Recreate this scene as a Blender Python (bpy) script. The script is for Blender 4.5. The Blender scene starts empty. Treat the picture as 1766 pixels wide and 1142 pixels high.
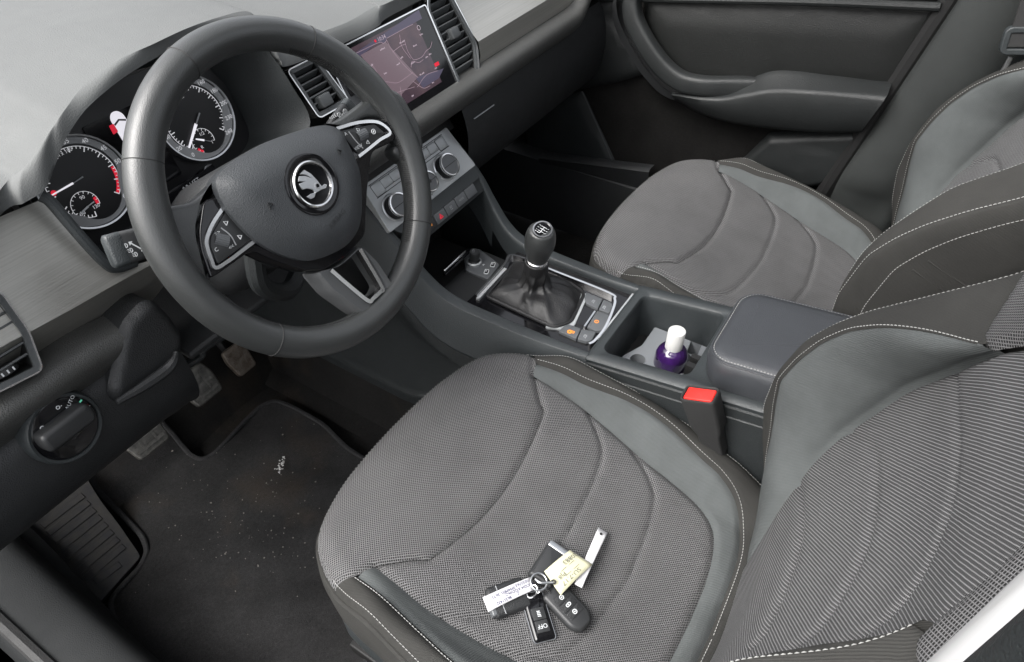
import bpy, bmesh, math, random
import numpy as np
from mathutils import Vector
from mathutils.geometry import delaunay_2d_cdt
R_ = math.radians
random.seed(4)
rng = np.random.default_rng(7)
SC = bpy.context.scene

# ---------------------------------------------------------------- camera (car axes: x right, y forward, z up; metres, cabin floor z=0)
CAM = np.array([-0.81607, -0.44496, 1.19203])
YAW, PIT, ROLL, FPX, PW, PH = R_(56.5642), R_(-43.8130), R_(-1.3810), 1215.845, 1766.0, 1142.0
fd = np.array([math.sin(YAW)*math.cos(PIT), math.cos(YAW)*math.cos(PIT), math.sin(PIT)])
r0 = np.cross(fd, [0, 0, 1]); r0 /= np.linalg.norm(r0); u0 = np.cross(r0, fd)
RT = math.cos(ROLL)*r0 + math.sin(ROLL)*u0
UP = -math.sin(ROLL)*r0 + math.cos(ROLL)*u0
cam = bpy.data.cameras.new('camera'); cam.sensor_width = 36; cam.lens = FPX/PW*36
cam.clip_start = 0.01; cam.clip_end = 200
co = bpy.data.objects.new('camera', cam); SC.collection.objects.link(co); SC.camera = co
from mathutils import Matrix
co.matrix_world = Matrix(((RT[0], UP[0], -fd[0], CAM[0]), (RT[1], UP[1], -fd[1], CAM[1]), (RT[2], UP[2], -fd[2], CAM[2]), (0, 0, 0, 1)))

# ---------------------------------------------------------------- overcast daylight
W = bpy.data.worlds.new('World'); SC.world = W; W.use_nodes = True
wn = W.node_tree; bg = wn.nodes['Background']
sky = wn.nodes.new('ShaderNodeTexSky'); sky.sky_type = 'NISHITA'; sky.sun_disc = False
SUN_EL, SUN_AZ = 52, -60           # sun high on the open-door side, veiled
sky.sun_elevation = R_(SUN_EL); sky.sun_rotation = R_(SUN_AZ)
sky.air_density = 1.0; sky.dust_density = 6.0; sky.ozone_density = 1.0
hs = wn.nodes.new('ShaderNodeHueSaturation'); hs.inputs['Saturation'].default_value = 0.22
wn.links.new(sky.outputs[0], hs.inputs['Color']); wn.links.new(hs.outputs[0], bg.inputs[0])
bg.inputs[1].default_value = 0.15
sl = bpy.data.lights.new('sun', 'SUN'); sl.energy = 0.9; sl.angle = R_(45); sl.color = (1, .985, .965)
so = bpy.data.objects.new('sun', sl); SC.collection.objects.link(so)
sdir = Vector((math.sin(R_(SUN_AZ))*math.cos(R_(SUN_EL)), math.cos(R_(SUN_AZ))*math.cos(R_(SUN_EL)), math.sin(R_(SUN_EL))))
so.rotation_euler = sdir.to_track_quat('Z', 'Y').to_euler()
vs = SC.view_settings; SC.display_settings.display_device = 'sRGB'
vs.view_transform = 'Standard'; vs.look = 'None'; vs.gamma = 1; vs.exposure = 1.6
SC.cycles.max_bounces = 8; SC.cycles.diffuse_bounces = 4; SC.cycles.glossy_bounces = 4
SC.cycles.use_denoising = True

# ---------------------------------------------------------------- points and planes
def ray(px, py):
    return fd + RT*(px-PW/2)/FPX - UP*(py-PH/2)/FPX
def onplane(px, py, p, n):
    d = ray(px, py); p = np.asarray(p, float); n = np.asarray(n, float)
    return CAM + d*((p-CAM) @ n)/(d @ n)
def at(px, py, **k):
    a, v = next(iter(k.items())); n = np.zeros(3); n['xyz'.index(a)] = 1
    return onplane(px, py, n*v, n)
class Fr:
    """a local frame: origin and three unit axes"""
    def __init__(s, o, x, y):
        s.o = np.asarray(o, float); s.x = np.asarray(x, float)/np.linalg.norm(x)
        y = np.asarray(y, float); y = y - s.x*(y @ s.x); s.y = y/np.linalg.norm(y); s.z = np.cross(s.x, s.y)
    def p(s, a, b, c=0.0): return s.o + s.x*a + s.y*b + s.z*c
    def uv(s, px, py, h=0.0):
        q = onplane(px, py, s.o + s.z*h, s.z) - s.o
        return (float(q @ s.x), float(q @ s.y))
    def uvs(s, pts, h=0.0): return [s.uv(a, b, h) for a, b in pts]
    def sub(s, a, b, c=0, rot=0.0):
        return Fr(s.p(a, b, c), s.x*math.cos(rot)+s.y*math.sin(rot), -s.x*math.sin(rot)+s.y*math.cos(rot))
def tilted(o, deg):
    t = R_(deg); return Fr(o, (1, 0, 0), (0, math.sin(t), math.cos(t)))
HORIZ = lambda o: Fr(o, (1, 0, 0), (0, 1, 0))

# ---------------------------------------------------------------- materials
MAT = {}
def nodes(m):
    m.use_nodes = True; return m.node_tree, m.node_tree.nodes['Principled BSDF']
def N(t, typ, **kw):
    n = t.nodes.new(typ)
    for k, v in kw.items(): setattr(n, k, v)
    return n
def mth(t, op, a, b=None, c=None):
    n = N(t, 'ShaderNodeMath', operation=op)
    for i, v in enumerate((a, b, c)):
        if v is None: continue
        if isinstance(v, (int, float)): n.inputs[i].default_value = v
        else: t.links.new(v, n.inputs[i])
    return n.outputs[0]
def ocoord(t):
    return N(t, 'ShaderNodeTexCoord').outputs['Object']
def noise(t, scale, detail=3, rough=.55, vec=None):
    n = N(t, 'ShaderNodeTexNoise'); n.inputs['Scale'].default_value = scale
    n.inputs['Detail'].default_value = detail; n.inputs['Roughness'].default_value = rough
    t.links.new(vec if vec is not None else ocoord(t), n.inputs['Vector']); return n.outputs['Fac']
def ramp(t, fac, c0, c1, a=0.0, b=1.0):
    r = N(t, 'ShaderNodeValToRGB'); t.links.new(fac, r.inputs[0])
    r.color_ramp.elements[0].position = a; r.color_ramp.elements[0].color = (*c0, 1)
    r.color_ramp.elements[1].position = b; r.color_ramp.elements[1].color = (*c1, 1)
    return r.outputs[0]
def bump(t, b, h, dist, strength=1.0):
    n = N(t, 'ShaderNodeBump'); n.inputs['Distance'].default_value = dist; n.inputs['Strength'].default_value = strength
    t.links.new(h, n.inputs['Height']); t.links.new(n.outputs[0], b.inputs['Normal']); return n
def plain(name, col, rough=.5, metal=0.0, emit=None, estr=1.0, spec=None, coat=0):
    m = bpy.data.materials.new(name); t, b = nodes(m)
    b.inputs['Base Color'].default_value = (*col, 1); b.inputs['Roughness'].default_value = rough
    b.inputs['Metallic'].default_value = metal
    if spec is not None: b.inputs['Specular IOR Level'].default_value = spec
    if coat: b.inputs['Coat Weight'].default_value = coat
    if emit:
        b.inputs['Emission Color'].default_value = (*emit, 1); b.inputs['Emission Strength'].default_value = estr
    MAT[name] = m; return m
def grained(name, col, rough=.5, grain=700, depth=.0004, var=.12, spec=.5, dust=0.0):
    """moulded plastic or leather: pebbled grain, faint blotches of wear, worn roughness"""
    m = plain(name, col, rough, spec=spec); t, b = nodes(m)
    v = N(t, 'ShaderNodeTexVoronoi'); v.inputs['Scale'].default_value = grain; v.feature = 'SMOOTH_F1'
    t.links.new(ocoord(t), v.inputs['Vector'])
    f = noise(t, 9, 5, .6)
    lo = tuple(c*(1-var) for c in col); hi = tuple(c*(1+var)+dust for c in col)
    t.links.new(ramp(t, f, lo, hi, .3, .7), b.inputs['Base Color'])
    f2 = noise(t, 35, 4)
    rr = mth(t, 'MULTIPLY_ADD', f2, .22, rough-.11); t.links.new(rr, b.inputs['Roughness'])
    bump(t, b, v.outputs['Distance'], depth)
    return m
grained('dash_pad', (.108, .112, .111), .7, 800, .0003, .04, .32)
grained('plastic', (.0155, .018, .0188), .5, 800, .0005)
grained('plastic_lower', (.015, .016, .017), .55, 800, .0005)
grained('spoke_plastic', (.075, .078, .080), .5, 900, .0003)
grained('plastic_mid', (.0255, .0298, .0315), .48, 800, .0004)
grained('plastic_warm', (.052, .0525, .050), .5, 700, .0006)
grained('door_hard', (.0135, .0150, .0152), .5, 700, .0005, spec=.4)
grained('door_trim', (.0085, .0092, .0088), .55, 650, .0005, spec=.32)
grained('pillar_trim', (.027, .0295, .0287), .6, 900, .0004, spec=.35)
grained('leather', (.031, .033, .033), .38, 1000, .00024, .14)
for _n in ('leather',):
    _b = MAT[_n].node_tree.nodes['Principled BSDF']; _b.inputs['Coat Weight'].default_value = .35; _b.inputs['Coat Roughness'].default_value = .34
grained('airbag_skin', (.042, .0455, .049), .5, 900, .0004)
grained('boot_leather', (.013, .013, .0135), .42, 700, .0005, .2)
grained('armrest_vinyl', (.034, .0365, .041), .46, 1000, .0003, .1)
grained('sill_plastic', (.013, .014, .0145), .8, 800, .0004, spec=.2)
grained('rubber', (.018, .018, .018), .7, 600, .0004)
plain('gloss_black', (.006, .006, .007), .08)
plain('black', (.006, .006, .006), .6)
plain('chrome', (.78, .78, .78), .2, 1.0)
plain('satin_chrome', (.62, .63, .64), .3, 1.0)
plain('silver_ring', (.30, .305, .31), .45, .2)
plain('switch_black', (.022, .023, .024), .45)
plain('button_grey', (.09, .095, .10), .4)
plain('white_print', (.62, .64, .65), .6)
plain('grey_print', (.30, .31, .32), .6)
plain('lit_white', (.5, .5, .52), .5, emit=(.9, .88, .95), estr=0.249)
plain('lit_red', (.4, .01, .02), .5, emit=(1, .02, .06), estr=0.161)
plain('lit_orange', (.4, .14, .02), .5, emit=(1, .35, .05), estr=0.317)
plain('lit_green', (.05, .3, .2), .5, emit=(.2, .8, .55), estr=0.136)
plain('dial_black', (.005, .005, .006), .35)
plain('thread', (.30, .30, .29), .8)
plain('grey_thread', (.14, .14, .138), .8)
plain('dark_thread', (.02, .02, .02), .7)
plain('car_paint', (.80, .80, .80), .25, coat=1)
plain('silver_face', (.40, .415, .42), .36, .3)
grained('vent_grey', (.075, .080, .082), .42, 800, .0003)
plain('red_button', (.75, .02, .015), .35, emit=(1, .05, .03), estr=.08)
plain('paper', (.52, .515, .53), .8)
plain('dial_print', (.8, .8, .8), .6, emit=(.9, .9, .95), estr=.10)
plain('yellow_paper', (.50, .49, .34), .8)
plain('ink', (.02, .02, .09), .8)
plain('pencil', (.10, .10, .085), .8)
plain('crumb', (.14, .135, .12), .9)
plain('belt_web', (.02, .02, .02), .8)
plain('tray_grey', (.16, .17, .18), .5)
plain('cap_white', (.50, .50, .485), .4)
plain('pale_cover', (.26, .26, .25), .6)
plain('headliner', (.45, .45, .43), .9)
plain('yellow_lead', (.5, .4, .05), .6)

def weave(name, plane, p, col_hi, col_lo, second=1.0, depth=.0006, width=.5, warm=None):
    """knitted spacer fabric: two sets of strands crossing at 45 degrees over dark holes"""
    m = plain(name, col_hi, .85, spec=.25); t, b = nodes(m)
    s = N(t, 'ShaderNodeSeparateXYZ'); t.links.new(ocoord(t), s.inputs[0])
    A, B = s.outputs['XYZ'.index(plane[0])], s.outputs['XYZ'.index(plane[1])]
    k = math.pi/p/math.sqrt(2)
    # strands wander a little, as knitted cloth does
    wob = mth(t, 'MULTIPLY', mth(t, 'SUBTRACT', noise(t, 60, 2), .5), .9)
    u = mth(t, 'ABSOLUTE', mth(t, 'SINE', mth(t, 'ADD', mth(t, 'MULTIPLY', mth(t, 'ADD', A, B), k), wob)))
    v = mth(t, 'ABSOLUTE', mth(t, 'SINE', mth(t, 'ADD', mth(t, 'MULTIPLY', mth(t, 'SUBTRACT', A, B), k*second), wob)))
    return m, t, b, u, v
def fabric_mesh(name, plane, p):
    m, t, b, u, v = weave(name, plane, p, (.3, .3, .3), (.03, .03, .03))
    su = mth(t, 'POWER', u, 4.5); sv = mth(t, 'POWER', v, 4.5)
    h = mth(t, 'MAXIMUM', su, sv)
    blot = noise(t, 14, 4)
    hh = mth(t, 'MULTIPLY', h, mth(t, 'MULTIPLY_ADD', blot, .5, .75))
    tone = noise(t, 5, 3); hh = mth(t, 'MULTIPLY', hh, mth(t, 'MULTIPLY_ADD', tone, .6, .70))
    t.links.new(ramp(t, hh, (.012, .012, .012), (.165, .163, .165), .14, .95), b.inputs['Base Color'])
    bump(t, b, h, .0007); return m
def fabric_stripe(name, plane, p):
    m, t, b, u, v = weave(name, plane, p, (.3, .3, .3), (.03, .03, .03), 2.2)
    su = mth(t, 'POWER', u, 6.0); sv = mth(t, 'MULTIPLY', mth(t, 'POWER', v, 2.0), .36)
    h = mth(t, 'MAXIMUM', su, sv)
    blot = noise(t, 10, 4)
    hh = mth(t, 'MULTIPLY', h, mth(t, 'MULTIPLY_ADD', blot, .4, .8))
    t.links.new(ramp(t, hh, (.018, .0175, .018), (.235, .235, .238), .06, .95), b.inputs['Base Color'])
    bump(t, b, h, .0008); return m
fabric_mesh('cushion_mesh', 'XY', .0027)
fabric_mesh('shoulder_mesh', 'XZ', .0029)
fabric_stripe('back_stripe', 'XZ', .0031)
def twill(name, col, p=.0016, var=.15):
    m = plain(name, col, .9, spec=.2); t, b = nodes(m)
    w = N(t, 'ShaderNodeTexWave'); w.wave_type = 'BANDS'; w.bands_direction = 'DIAGONAL'
    w.inputs['Scale'].default_value = .32/p; w.inputs['Distortion'].default_value = 1.2; w.inputs['Detail'].default_value = 2
    t.links.new(ocoord(t), w.inputs['Vector'])
    f = noise(t, 16, 5, .6); fine = noise(t, 1500, 2)
    h = mth(t, 'ADD', mth(t, 'MULTIPLY', w.outputs['Fac'], .6), mth(t, 'MULTIPLY', fine, .8))
    g = mth(t, 'ADD', mth(t, 'MULTIPLY', f, .6), mth(t, 'MULTIPLY', h, .35))
    t.links.new(ramp(t, g, tuple(c*(1-2.2*var) for c in col), tuple(c*(1+2.2*var) for c in col), .2, .9), b.inputs['Base Color'])
    cre = N(t, 'ShaderNodeMapping'); cre.inputs['Scale'].default_value = (22, 7, 9); t.links.new(ocoord(t), cre.inputs['Vector'])
    h2 = mth(t, 'MULTIPLY_ADD', noise(t, 1.0, 4, .5, cre.outputs[0]), 4.0, h)
    bump(t, b, h2, .0004); return m
twill('grey_cloth', (.076, .082, .082))
twill('dark_cloth', (.032, .0315, .0295), .0014, .14)
def carpet(name, col, dirt, scale=1.0):
    m = plain(name, col, .95, spec=.1); t, b = nodes(m)
    f = noise(t, 7*scale, 6, .65); fine = noise(t, 900, 3, .7)
    mid_ = noise(t, 190, 4, .75); f = mth(t, 'ADD', mth(t, 'MULTIPLY', f, .62), mth(t, 'MULTIPLY', mid_, .38))
    base = ramp(t, f, tuple(c*.55 for c in col), tuple(c*1.7 for c in col), .3, .72)
    brown = N(t, 'ShaderNodeMix', data_type='RGBA'); 
    d = noise(t, 4.5*scale, 5, .6); t.links.new(mth(t, 'MULTIPLY', mth(t, 'SMOOTH_MIN', mth(t, 'MULTIPLY', mth(t, 'MAXIMUM', mth(t, 'SUBTRACT', d, .53), 0.0), 6.0), 1.0, .1), dirt), brown.inputs[0])
    t.links.new(base, brown.inputs[6]); brown.inputs[7].default_value = (.070, .052, .036, 1)
    mx = N(t, 'ShaderNodeMix', data_type='RGBA', blend_type='MULTIPLY'); mx.inputs[0].default_value = 1
    t.links.new(brown.outputs[2], mx.inputs[6]); t.links.new(ramp(t, fine, (.45, .45, .45), (1.5, 1.5, 1.5), .3, .7), mx.inputs[7])
    t.links.new(mx.outputs[2], b.inputs['Base Color'])
    bump(t, b, fine, .003); return m
carpet('floor_carpet', (.014, .0135, .013), .35)
carpet('mat_carpet', (.027, .0266, .0268), .4)
carpet('mat_edge', (.036, .036, .037), .0)
carpet('door_carpet', (.0125, .012, .0115), .1)
def brushed(name, c0, c1):
    m = plain(name, c0, .34, .75); t, b = nodes(m)
    mp = N(t, 'ShaderNodeMapping'); mp.inputs['Scale'].default_value = (5, 620, 620); t.links.new(ocoord(t), mp.inputs['Vector'])
    f = noise(t, 1.0, 4, .6, mp.outputs[0])
    t.links.new(ramp(t, f, c0, c1, .3, .7), b.inputs['Base Color'])
    t.links.new(mth(t, 'MULTIPLY_ADD', f, .2, .28), b.inputs['Roughness']); bump(t, b, f, .0002); return m
brushed('brushed_trim', (.40, .392, .36), (.50, .49, .455))
def screen_mat():
    m = bpy.data.materials.new('screen_map'); t, b = nodes(m); MAT['screen_map'] = m
    b.inputs['Base Color'].default_value = (.01, .008, .01, 1); b.inputs['Roughness'].default_value = .12
    f = noise(t, 22, 4); c = ramp(t, f, (.060, .038, .060), (.15, .09, .105), .3, .7)
    t.links.new(c, b.inputs['Emission Color']); b.inputs['Emission Strength'].default_value = .20
screen_mat()
plain('map_light', (.02, .02, .02), .15, emit=(.21, .145, .175), estr=0.249)
plain('map_night', (.02, .02, .02), .15, emit=(.075, .06, .115), estr=0.249)
plain('map_road', (.02, .02, .02), .2, emit=(.40, .28, .34), estr=0.272)
plain('map_text', (.02, .02, .02), .2, emit=(.62, .50, .58), estr=0.272)
def liquid():
    m = plain('violet_glass', (.075, .018, .20), .12, coat=.6); t, b = nodes(m)
    t.links.new(ramp(t, noise(t, 30, 2), (.012, .004, .026), (.036, .010, .085), .35, .65), b.inputs['Base Color'])
liquid()
def metal_worn(name, c0, c1):
    m = plain(name, c0, .45, .4); t, b = nodes(m); f = noise(t, 60, 5, .7)
    t.links.new(ramp(t, f, c0, c1, .35, .65), b.inputs['Base Color'])
metal_worn('rusty_pedal', (.10, .075, .055), (.22, .19, .16))
metal_worn('rubber_pedal', (.045, .043, .040), (.15, .145, .13))
metal_worn('rubber_rest', (.022, .023, .026), (.040, .038, .035))

# ---------------------------------------------------------------- things, parts and mesh builders
BASE = {}
def tag(o, label=None, cat=None, group=None, kind=None):
    for k, v in (('label', label), ('category', cat), ('group', group), ('kind', kind)):
        if v: o[k] = v
    return o
def thing(name, label, cat, loc, group=None):
    o = bpy.data.objects.new(name, None); o.empty_display_size = .02; SC.collection.objects.link(o)
    o.location = tuple(float(c) for c in loc); BASE[o.name] = np.asarray(loc, float)
    return tag(o, label, cat, group)
def base_of(o):
    while o.parent is not None: o = o.parent
    return BASE.get(o.name, np.zeros(3))
def ob(name, V, Fc, mat, parent=None, smooth=True, bevel=0.0, seg=2, kind=None, ang=35):
    V = np.asarray(V, float)
    if parent is not None: V = V - base_of(parent)
    me = bpy.data.meshes.new(name); me.from_pydata([tuple(v) for v in V], [], [tuple(int(i) for i in f) for f in Fc]); me.validate()
    bm = bmesh.new(); bm.from_mesh(me); bmesh.ops.recalc_face_normals(bm, faces=bm.faces) if smooth != 'keep' else None; bm.to_mesh(me); bm.free()
    me.materials.append(MAT[mat])
    for p in me.polygons: p.use_smooth = bool(smooth)
    if smooth is True:
        try: me.set_sharp_from_angle(angle=R_(ang))
        except Exception: pass
    o = bpy.data.objects.new(name, me); SC.collection.objects.link(o); o.parent = parent
    if bevel:
        b = o.modifiers.new('bevel', 'BEVEL'); b.width = bevel; b.segments = seg; b.limit_method = 'ANGLE'; b.angle_limit = R_(30)
    if kind: o['kind'] = kind
    return o
class MB:
    """collects pieces into one mesh"""
    def __init__(s): s.v, s.f = [], []
    def add(s, V, Fc):
        n = len(s.v); s.v.extend([tuple(map(float, v)) for v in V]); s.f.extend([tuple(i+n for i in f) for f in Fc]); return s
    def ob(s, name, mat, parent=None, **k): return ob(name, s.v, s.f, mat, parent, **k)
def gridf(nr, nc, closed=False, off=0):
    f = []
    for i in range(nr-1):
        for j in range(nc if closed else nc-1):
            k = (j+1) % nc
            f.append((off+i*nc+j, off+i*nc+k, off+(i+1)*nc+k, off+(i+1)*nc+j))
    return f
def loft(rows, closed=False, cap=False):
    """surface through a list of point rows of equal length"""
    nr, nc = len(rows), len(rows[0]); V = [p for r in rows for p in r]; f = gridf(nr, nc, closed)
    if cap: f += [tuple(range(nc))[::-1], tuple((nr-1)*nc+j for j in range(nc))]
    return V, f
def prism(fr, poly, h0, h1, top_inset=0.0, round_n=0):
    """an outline in a frame given thickness; the rim may be rounded over in round_n steps"""
    rows = []
    P = np.array(poly, float)
    if poly_area(P) < 0: P = P[::-1]
    if top_inset and round_n:
        rows.append([fr.p(a, b, h0) for a, b in P])
        for i in range(round_n+1):
            t = i/round_n*math.pi/2; ins = top_inset*(1-math.cos(t)); hh = h1-top_inset*(1-math.sin(t)) if h1 > h0 else h1
            rows.append([fr.p(a, b, hh) for a, b in inset(P, ins)])
    else:
        rows = [[fr.p(a, b, h0) for a, b in P], [fr.p(a, b, h1) for a, b in (inset(P, top_inset) if top_inset else P)]]
    return loft(rows, True, True)
def poly_area(P):
    x, y = P[:, 0], P[:, 1]; return .5*np.sum(x*np.roll(y, -1)-np.roll(x, -1)*y)
def inset(P, d):
    P = np.asarray(P, float)
    if abs(d) < 1e-9: return P
    a = P-np.roll(P, 1, 0); b = np.roll(P, -1, 0)-P
    na = np.stack([-a[:, 1], a[:, 0]], 1)/(np.linalg.norm(a, axis=1)[:, None]+1e-12)
    nb = np.stack([-b[:, 1], b[:, 0]], 1)/(np.linalg.norm(b, axis=1)[:, None]+1e-12)
    n = na+nb; n /= (np.linalg.norm(n, axis=1)[:, None]+1e-12); k = np.clip((n*na).sum(1), .4, 1)
    return P+n*(d/k)[:, None]
def rrect(w, h, r, n=5, cx=0, cy=0):
    P = []
    for sx, sy, a0 in ((1, 1, 0), (-1, 1, 90), (-1, -1, 180), (1, -1, 270)):
        for i in range(n+1):
            a = R_(a0+90*i/n); P.append((cx+sx*(w/2-r)+r*math.cos(a), cy+sy*(h/2-r)+r*math.sin(a)))
    return P
def rounded(poly, r, n=4):
    """round the corners of a polygon"""
    P = [np.array(p, float) for p in poly]; out = []; m = len(P)
    for i in range(m):
        a, b, c = P[i-1], P[i], P[(i+1) % m]
        la, lc = np.linalg.norm(a-b), np.linalg.norm(c-b); d = min(r, la*.45, lc*.45)
        p, q = b+(a-b)/la*d, b+(c-b)/lc*d
        for k in range(n+1):
            t = k/n; out.append(tuple((1-t)**2*p+2*t*(1-t)*b+t*t*q))
    return out
def cr(P, n=8, closed=False):
    """Catmull-Rom curve through points"""
    P = [np.array(p, float) for p in P]; m = len(P); out = []
    for i in range(m if closed else m-1):
        p0 = P[(i-1) % m] if closed or i > 0 else P[0]*2-P[1]
        p1, p2 = P[i], P[(i+1) % m]
        p3 = P[(i+2) % m] if closed or i+2 < m else P[-1]*2-P[-2]
        for k in range(n):
            t = k/n
            out.append(.5*((2*p1)+(-p0+p2)*t+(2*p0-5*p1+4*p2-p3)*t*t+(-p0+3*p1-3*p2+p3)*t**3))
    if not closed: out.append(P[-1])
    return out
def tube(path, r, n=8, closed=False, flat=1.0, up=None):
    P = [np.array(p, float) for p in path]; m = len(P); rows = []
    prev = None
    for i in range(m):
        t = (P[(i+1) % m]-P[i-1]) if closed else (P[min(i+1, m-1)]-P[max(i-1, 0)])
        t /= np.linalg.norm(t)+1e-12
        if prev is None:
            a = np.array(up if up is not None else (0, 0, 1.0)); 
            if abs(a @ t) > .95: a = np.array((1.0, 0, 0))
        else: a = prev
        if up is not None: a = np.array(up, float)
        s = np.cross(t, a); s /= np.linalg.norm(s)+1e-12; w = np.cross(s, t); prev = w
        rr = r(i/(m-1)) if callable(r) else r
        rows.append([P[i]+s*rr*math.cos(q)+w*rr*flat*math.sin(q) for q in np.linspace(0, 2*math.pi, n, endpoint=False)])
    if closed: rows.append(rows[0])
    return loft(rows, True, not closed)
def lathe(fr, prof, n=32, cap=True, sx=1.0, sy=1.0):
    rows = [[fr.p(r*sx*math.cos(a), r*sy*math.sin(a), h) for a in np.linspace(0, 2*math.pi, n, endpoint=False)] for r, h in prof]
    return loft(rows, True, cap)
def boxf(fr, cx, cy, cz, w, h, d):
    V = [fr.p(cx+sx*w/2, cy+sy*h/2, cz+sz*d/2) for sx in (-1, 1) for sy in (-1, 1) for sz in (-1, 1)]
    return V, [(0, 1, 3, 2), (4, 6, 7, 5), (0, 4, 5, 1), (2, 3, 7, 6), (0, 2, 6, 4), (1, 5, 7, 3)]
WORLD = Fr((0, 0, 0), (1, 0, 0), (0, 1, 0))
def ribbon(fr, pts, w, h0, h1):
    """a flat strip of width w along a 2D line in a frame"""
    P = np.array(pts, float); d = np.gradient(P, axis=0); d /= np.linalg.norm(d, axis=1)[:, None]+1e-12
    n = np.stack([-d[:, 1], d[:, 0]], 1)*w/2
    rows = [[fr.p(*(a+b), h0), fr.p(*(a+b), h1), fr.p(*(a-b), h1), fr.p(*(a-b), h0)] for a, b in zip(P, n)]
    return loft(rows, True, True)
def ring2(fr, outer, inner, h0, h1):
    """a band between two outlines of equal point count"""
    n = len(outer)
    rows = [[fr.p(a, b, h0) for a, b in outer], [fr.p(a, b, h1) for a, b in outer], [fr.p(a, b, h1) for a, b in inner], [fr.p(a, b, h0) for a, b in inner]]
    rows.append(rows[0]); return loft(rows, True)
TXT = {}
def text(s, size):
    """outline of printed characters as flat triangles"""
    k = (s, size)
    if k in TXT: return TXT[k]
    cu = bpy.data.curves.new('lettering', 'FONT'); cu.body = s; cu.size = size; cu.align_x = 'CENTER'; cu.align_y = 'CENTER'; cu.resolution_u = 2
    o = bpy.data.objects.new('lettering', cu); SC.collection.objects.link(o)
    dg = bpy.context.evaluated_depsgraph_get(); me = bpy.data.meshes.new_from_object(o.evaluated_get(dg))
    r = ([tuple(v.co[:2]) for v in me.vertices], [tuple(p.vertices) for p in me.polygons])
    bpy.data.objects.remove(o); bpy.data.curves.remove(cu); bpy.data.meshes.remove(me)
    TXT[k] = r; return r
def put_text(mb, s, size, fr, cx, cy, h, rot=0.0, sx=1.0):
    V, f = text(s, size); c, d = math.cos(rot), math.sin(rot)
    mb.add([fr.p(cx+c*x*sx-d*y, cy+d*x*sx+c*y, h) for x, y in V], f)
def dome(fr, outline, lift, rim, sp=.006):
    """a pillow standing on an outline in a frame, with a rounded rim"""
    P, f = cdt_patch(outline, sp); d = np.clip(dist_poly(P, np.array(outline))/rim, 0, 1)
    return [fr.p(a, b, lift*math.sqrt(max(0, 1-(1-k)**2))) for (a, b), k in zip(P, d)], f
def stitches(path, step, ln, w, h, nrm=(0, 0, 1)):
    """a row of thread stitches along a 3D path"""
    P = np.array(path, float); seg = np.linalg.norm(np.diff(P, axis=0), axis=1); L = np.r_[0, np.cumsum(seg)]
    mb = MB()
    for s in np.arange(0, L[-1]-ln, step):
        a = np.array([np.interp(s, L, P[:, i]) for i in range(3)]); b = np.array([np.interp(s+ln, L, P[:, i]) for i in range(3)])
        t = (b-a)/(np.linalg.norm(b-a)+1e-9); n = np.array(nrm(a) if callable(nrm) else nrm, float); n -= t*(n @ t); n /= np.linalg.norm(n)
        c = np.cross(t, n)*w/2
        m = (a+b)/2+n*h
        mb.add([a-c, a+c, m+c*1.1, m-c*1.1, b-c, b+c], [(0, 1, 2, 3), (3, 2, 5, 4), (0, 3, 4), (1, 5, 2)])
    return mb
def dup(root, loc, label):
    """copy a thing with its parts and sub-parts, sharing meshes"""
    def rec(o, par):
        c = o.copy(); SC.collection.objects.link(c); c.parent = par
        for ch in list(o.children): rec(ch, c)
        return c
    r = rec(root, None); r.location = loc; r['label'] = label; BASE[r.name] = np.asarray(loc, float); return r
def sstep(a, b, x):
    t = np.clip((x-a)/(b-a), 0, 1); return t*t*(3-2*t)
def cdt_patch(outline, spacing, extra=()):
    """triangulated patch inside a closed 2D outline with interior points"""
    P = np.array(outline, float); Q = []
    for a, b in zip(P, np.roll(P, -1, 0)):
        k = max(1, int(np.linalg.norm(b-a)/spacing+.5)); Q += [tuple(a+(b-a)*i/k) for i in range(k)]
    n = len(Q); lo, hi = P.min(0), P.max(0); pts = []
    xs = np.arange(lo[0], hi[0], spacing); ys = np.arange(lo[1], hi[1], spacing*.866)
    for j, y in enumerate(ys):
        for x in xs+(spacing/2 if j % 2 else 0): pts.append((x, y))
    pts = np.array(pts+list(extra)); Qa = np.array(Q); nb = np.roll(Qa, -1, 0)
    ins = np.zeros(len(pts), bool)
    for a, b in zip(Qa, nb):
        c = (a[1] > pts[:, 1]) != (b[1] > pts[:, 1])
        xx = a[0]+(pts[:, 1]-a[1])/(b[1]-a[1]+1e-15)*(b[0]-a[0]); ins ^= c & (pts[:, 0] < xx)
    d = np.min(((pts[:, None, :]-Qa[None])**2).sum(-1), 1)**.5
    pts = pts[ins & (d > spacing*.55)]
    r = delaunay_2d_cdt([Vector(q) for q in Q]+[Vector(p) for p in pts], [(i, (i+1) % n) for i in range(n)], [], 1, 1e-6)
    return np.array([tuple(v) for v in r[0]]), [tuple(f) for f in r[2]]
def dist_poly(X, P, closed=True):
    P = np.array(P, float); A = P; B = np.roll(P, -1, 0)
    if not closed: A, B = P[:-1], P[1:]
    best = np.full(len(X), 1e9)
    for a, b in zip(A, B):
        ab = b-a; t = np.clip(((X-a) @ ab)/(ab @ ab+1e-15), 0, 1); best = np.minimum(best, np.linalg.norm(X-a-t[:, None]*ab, axis=1))
    return best

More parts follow.
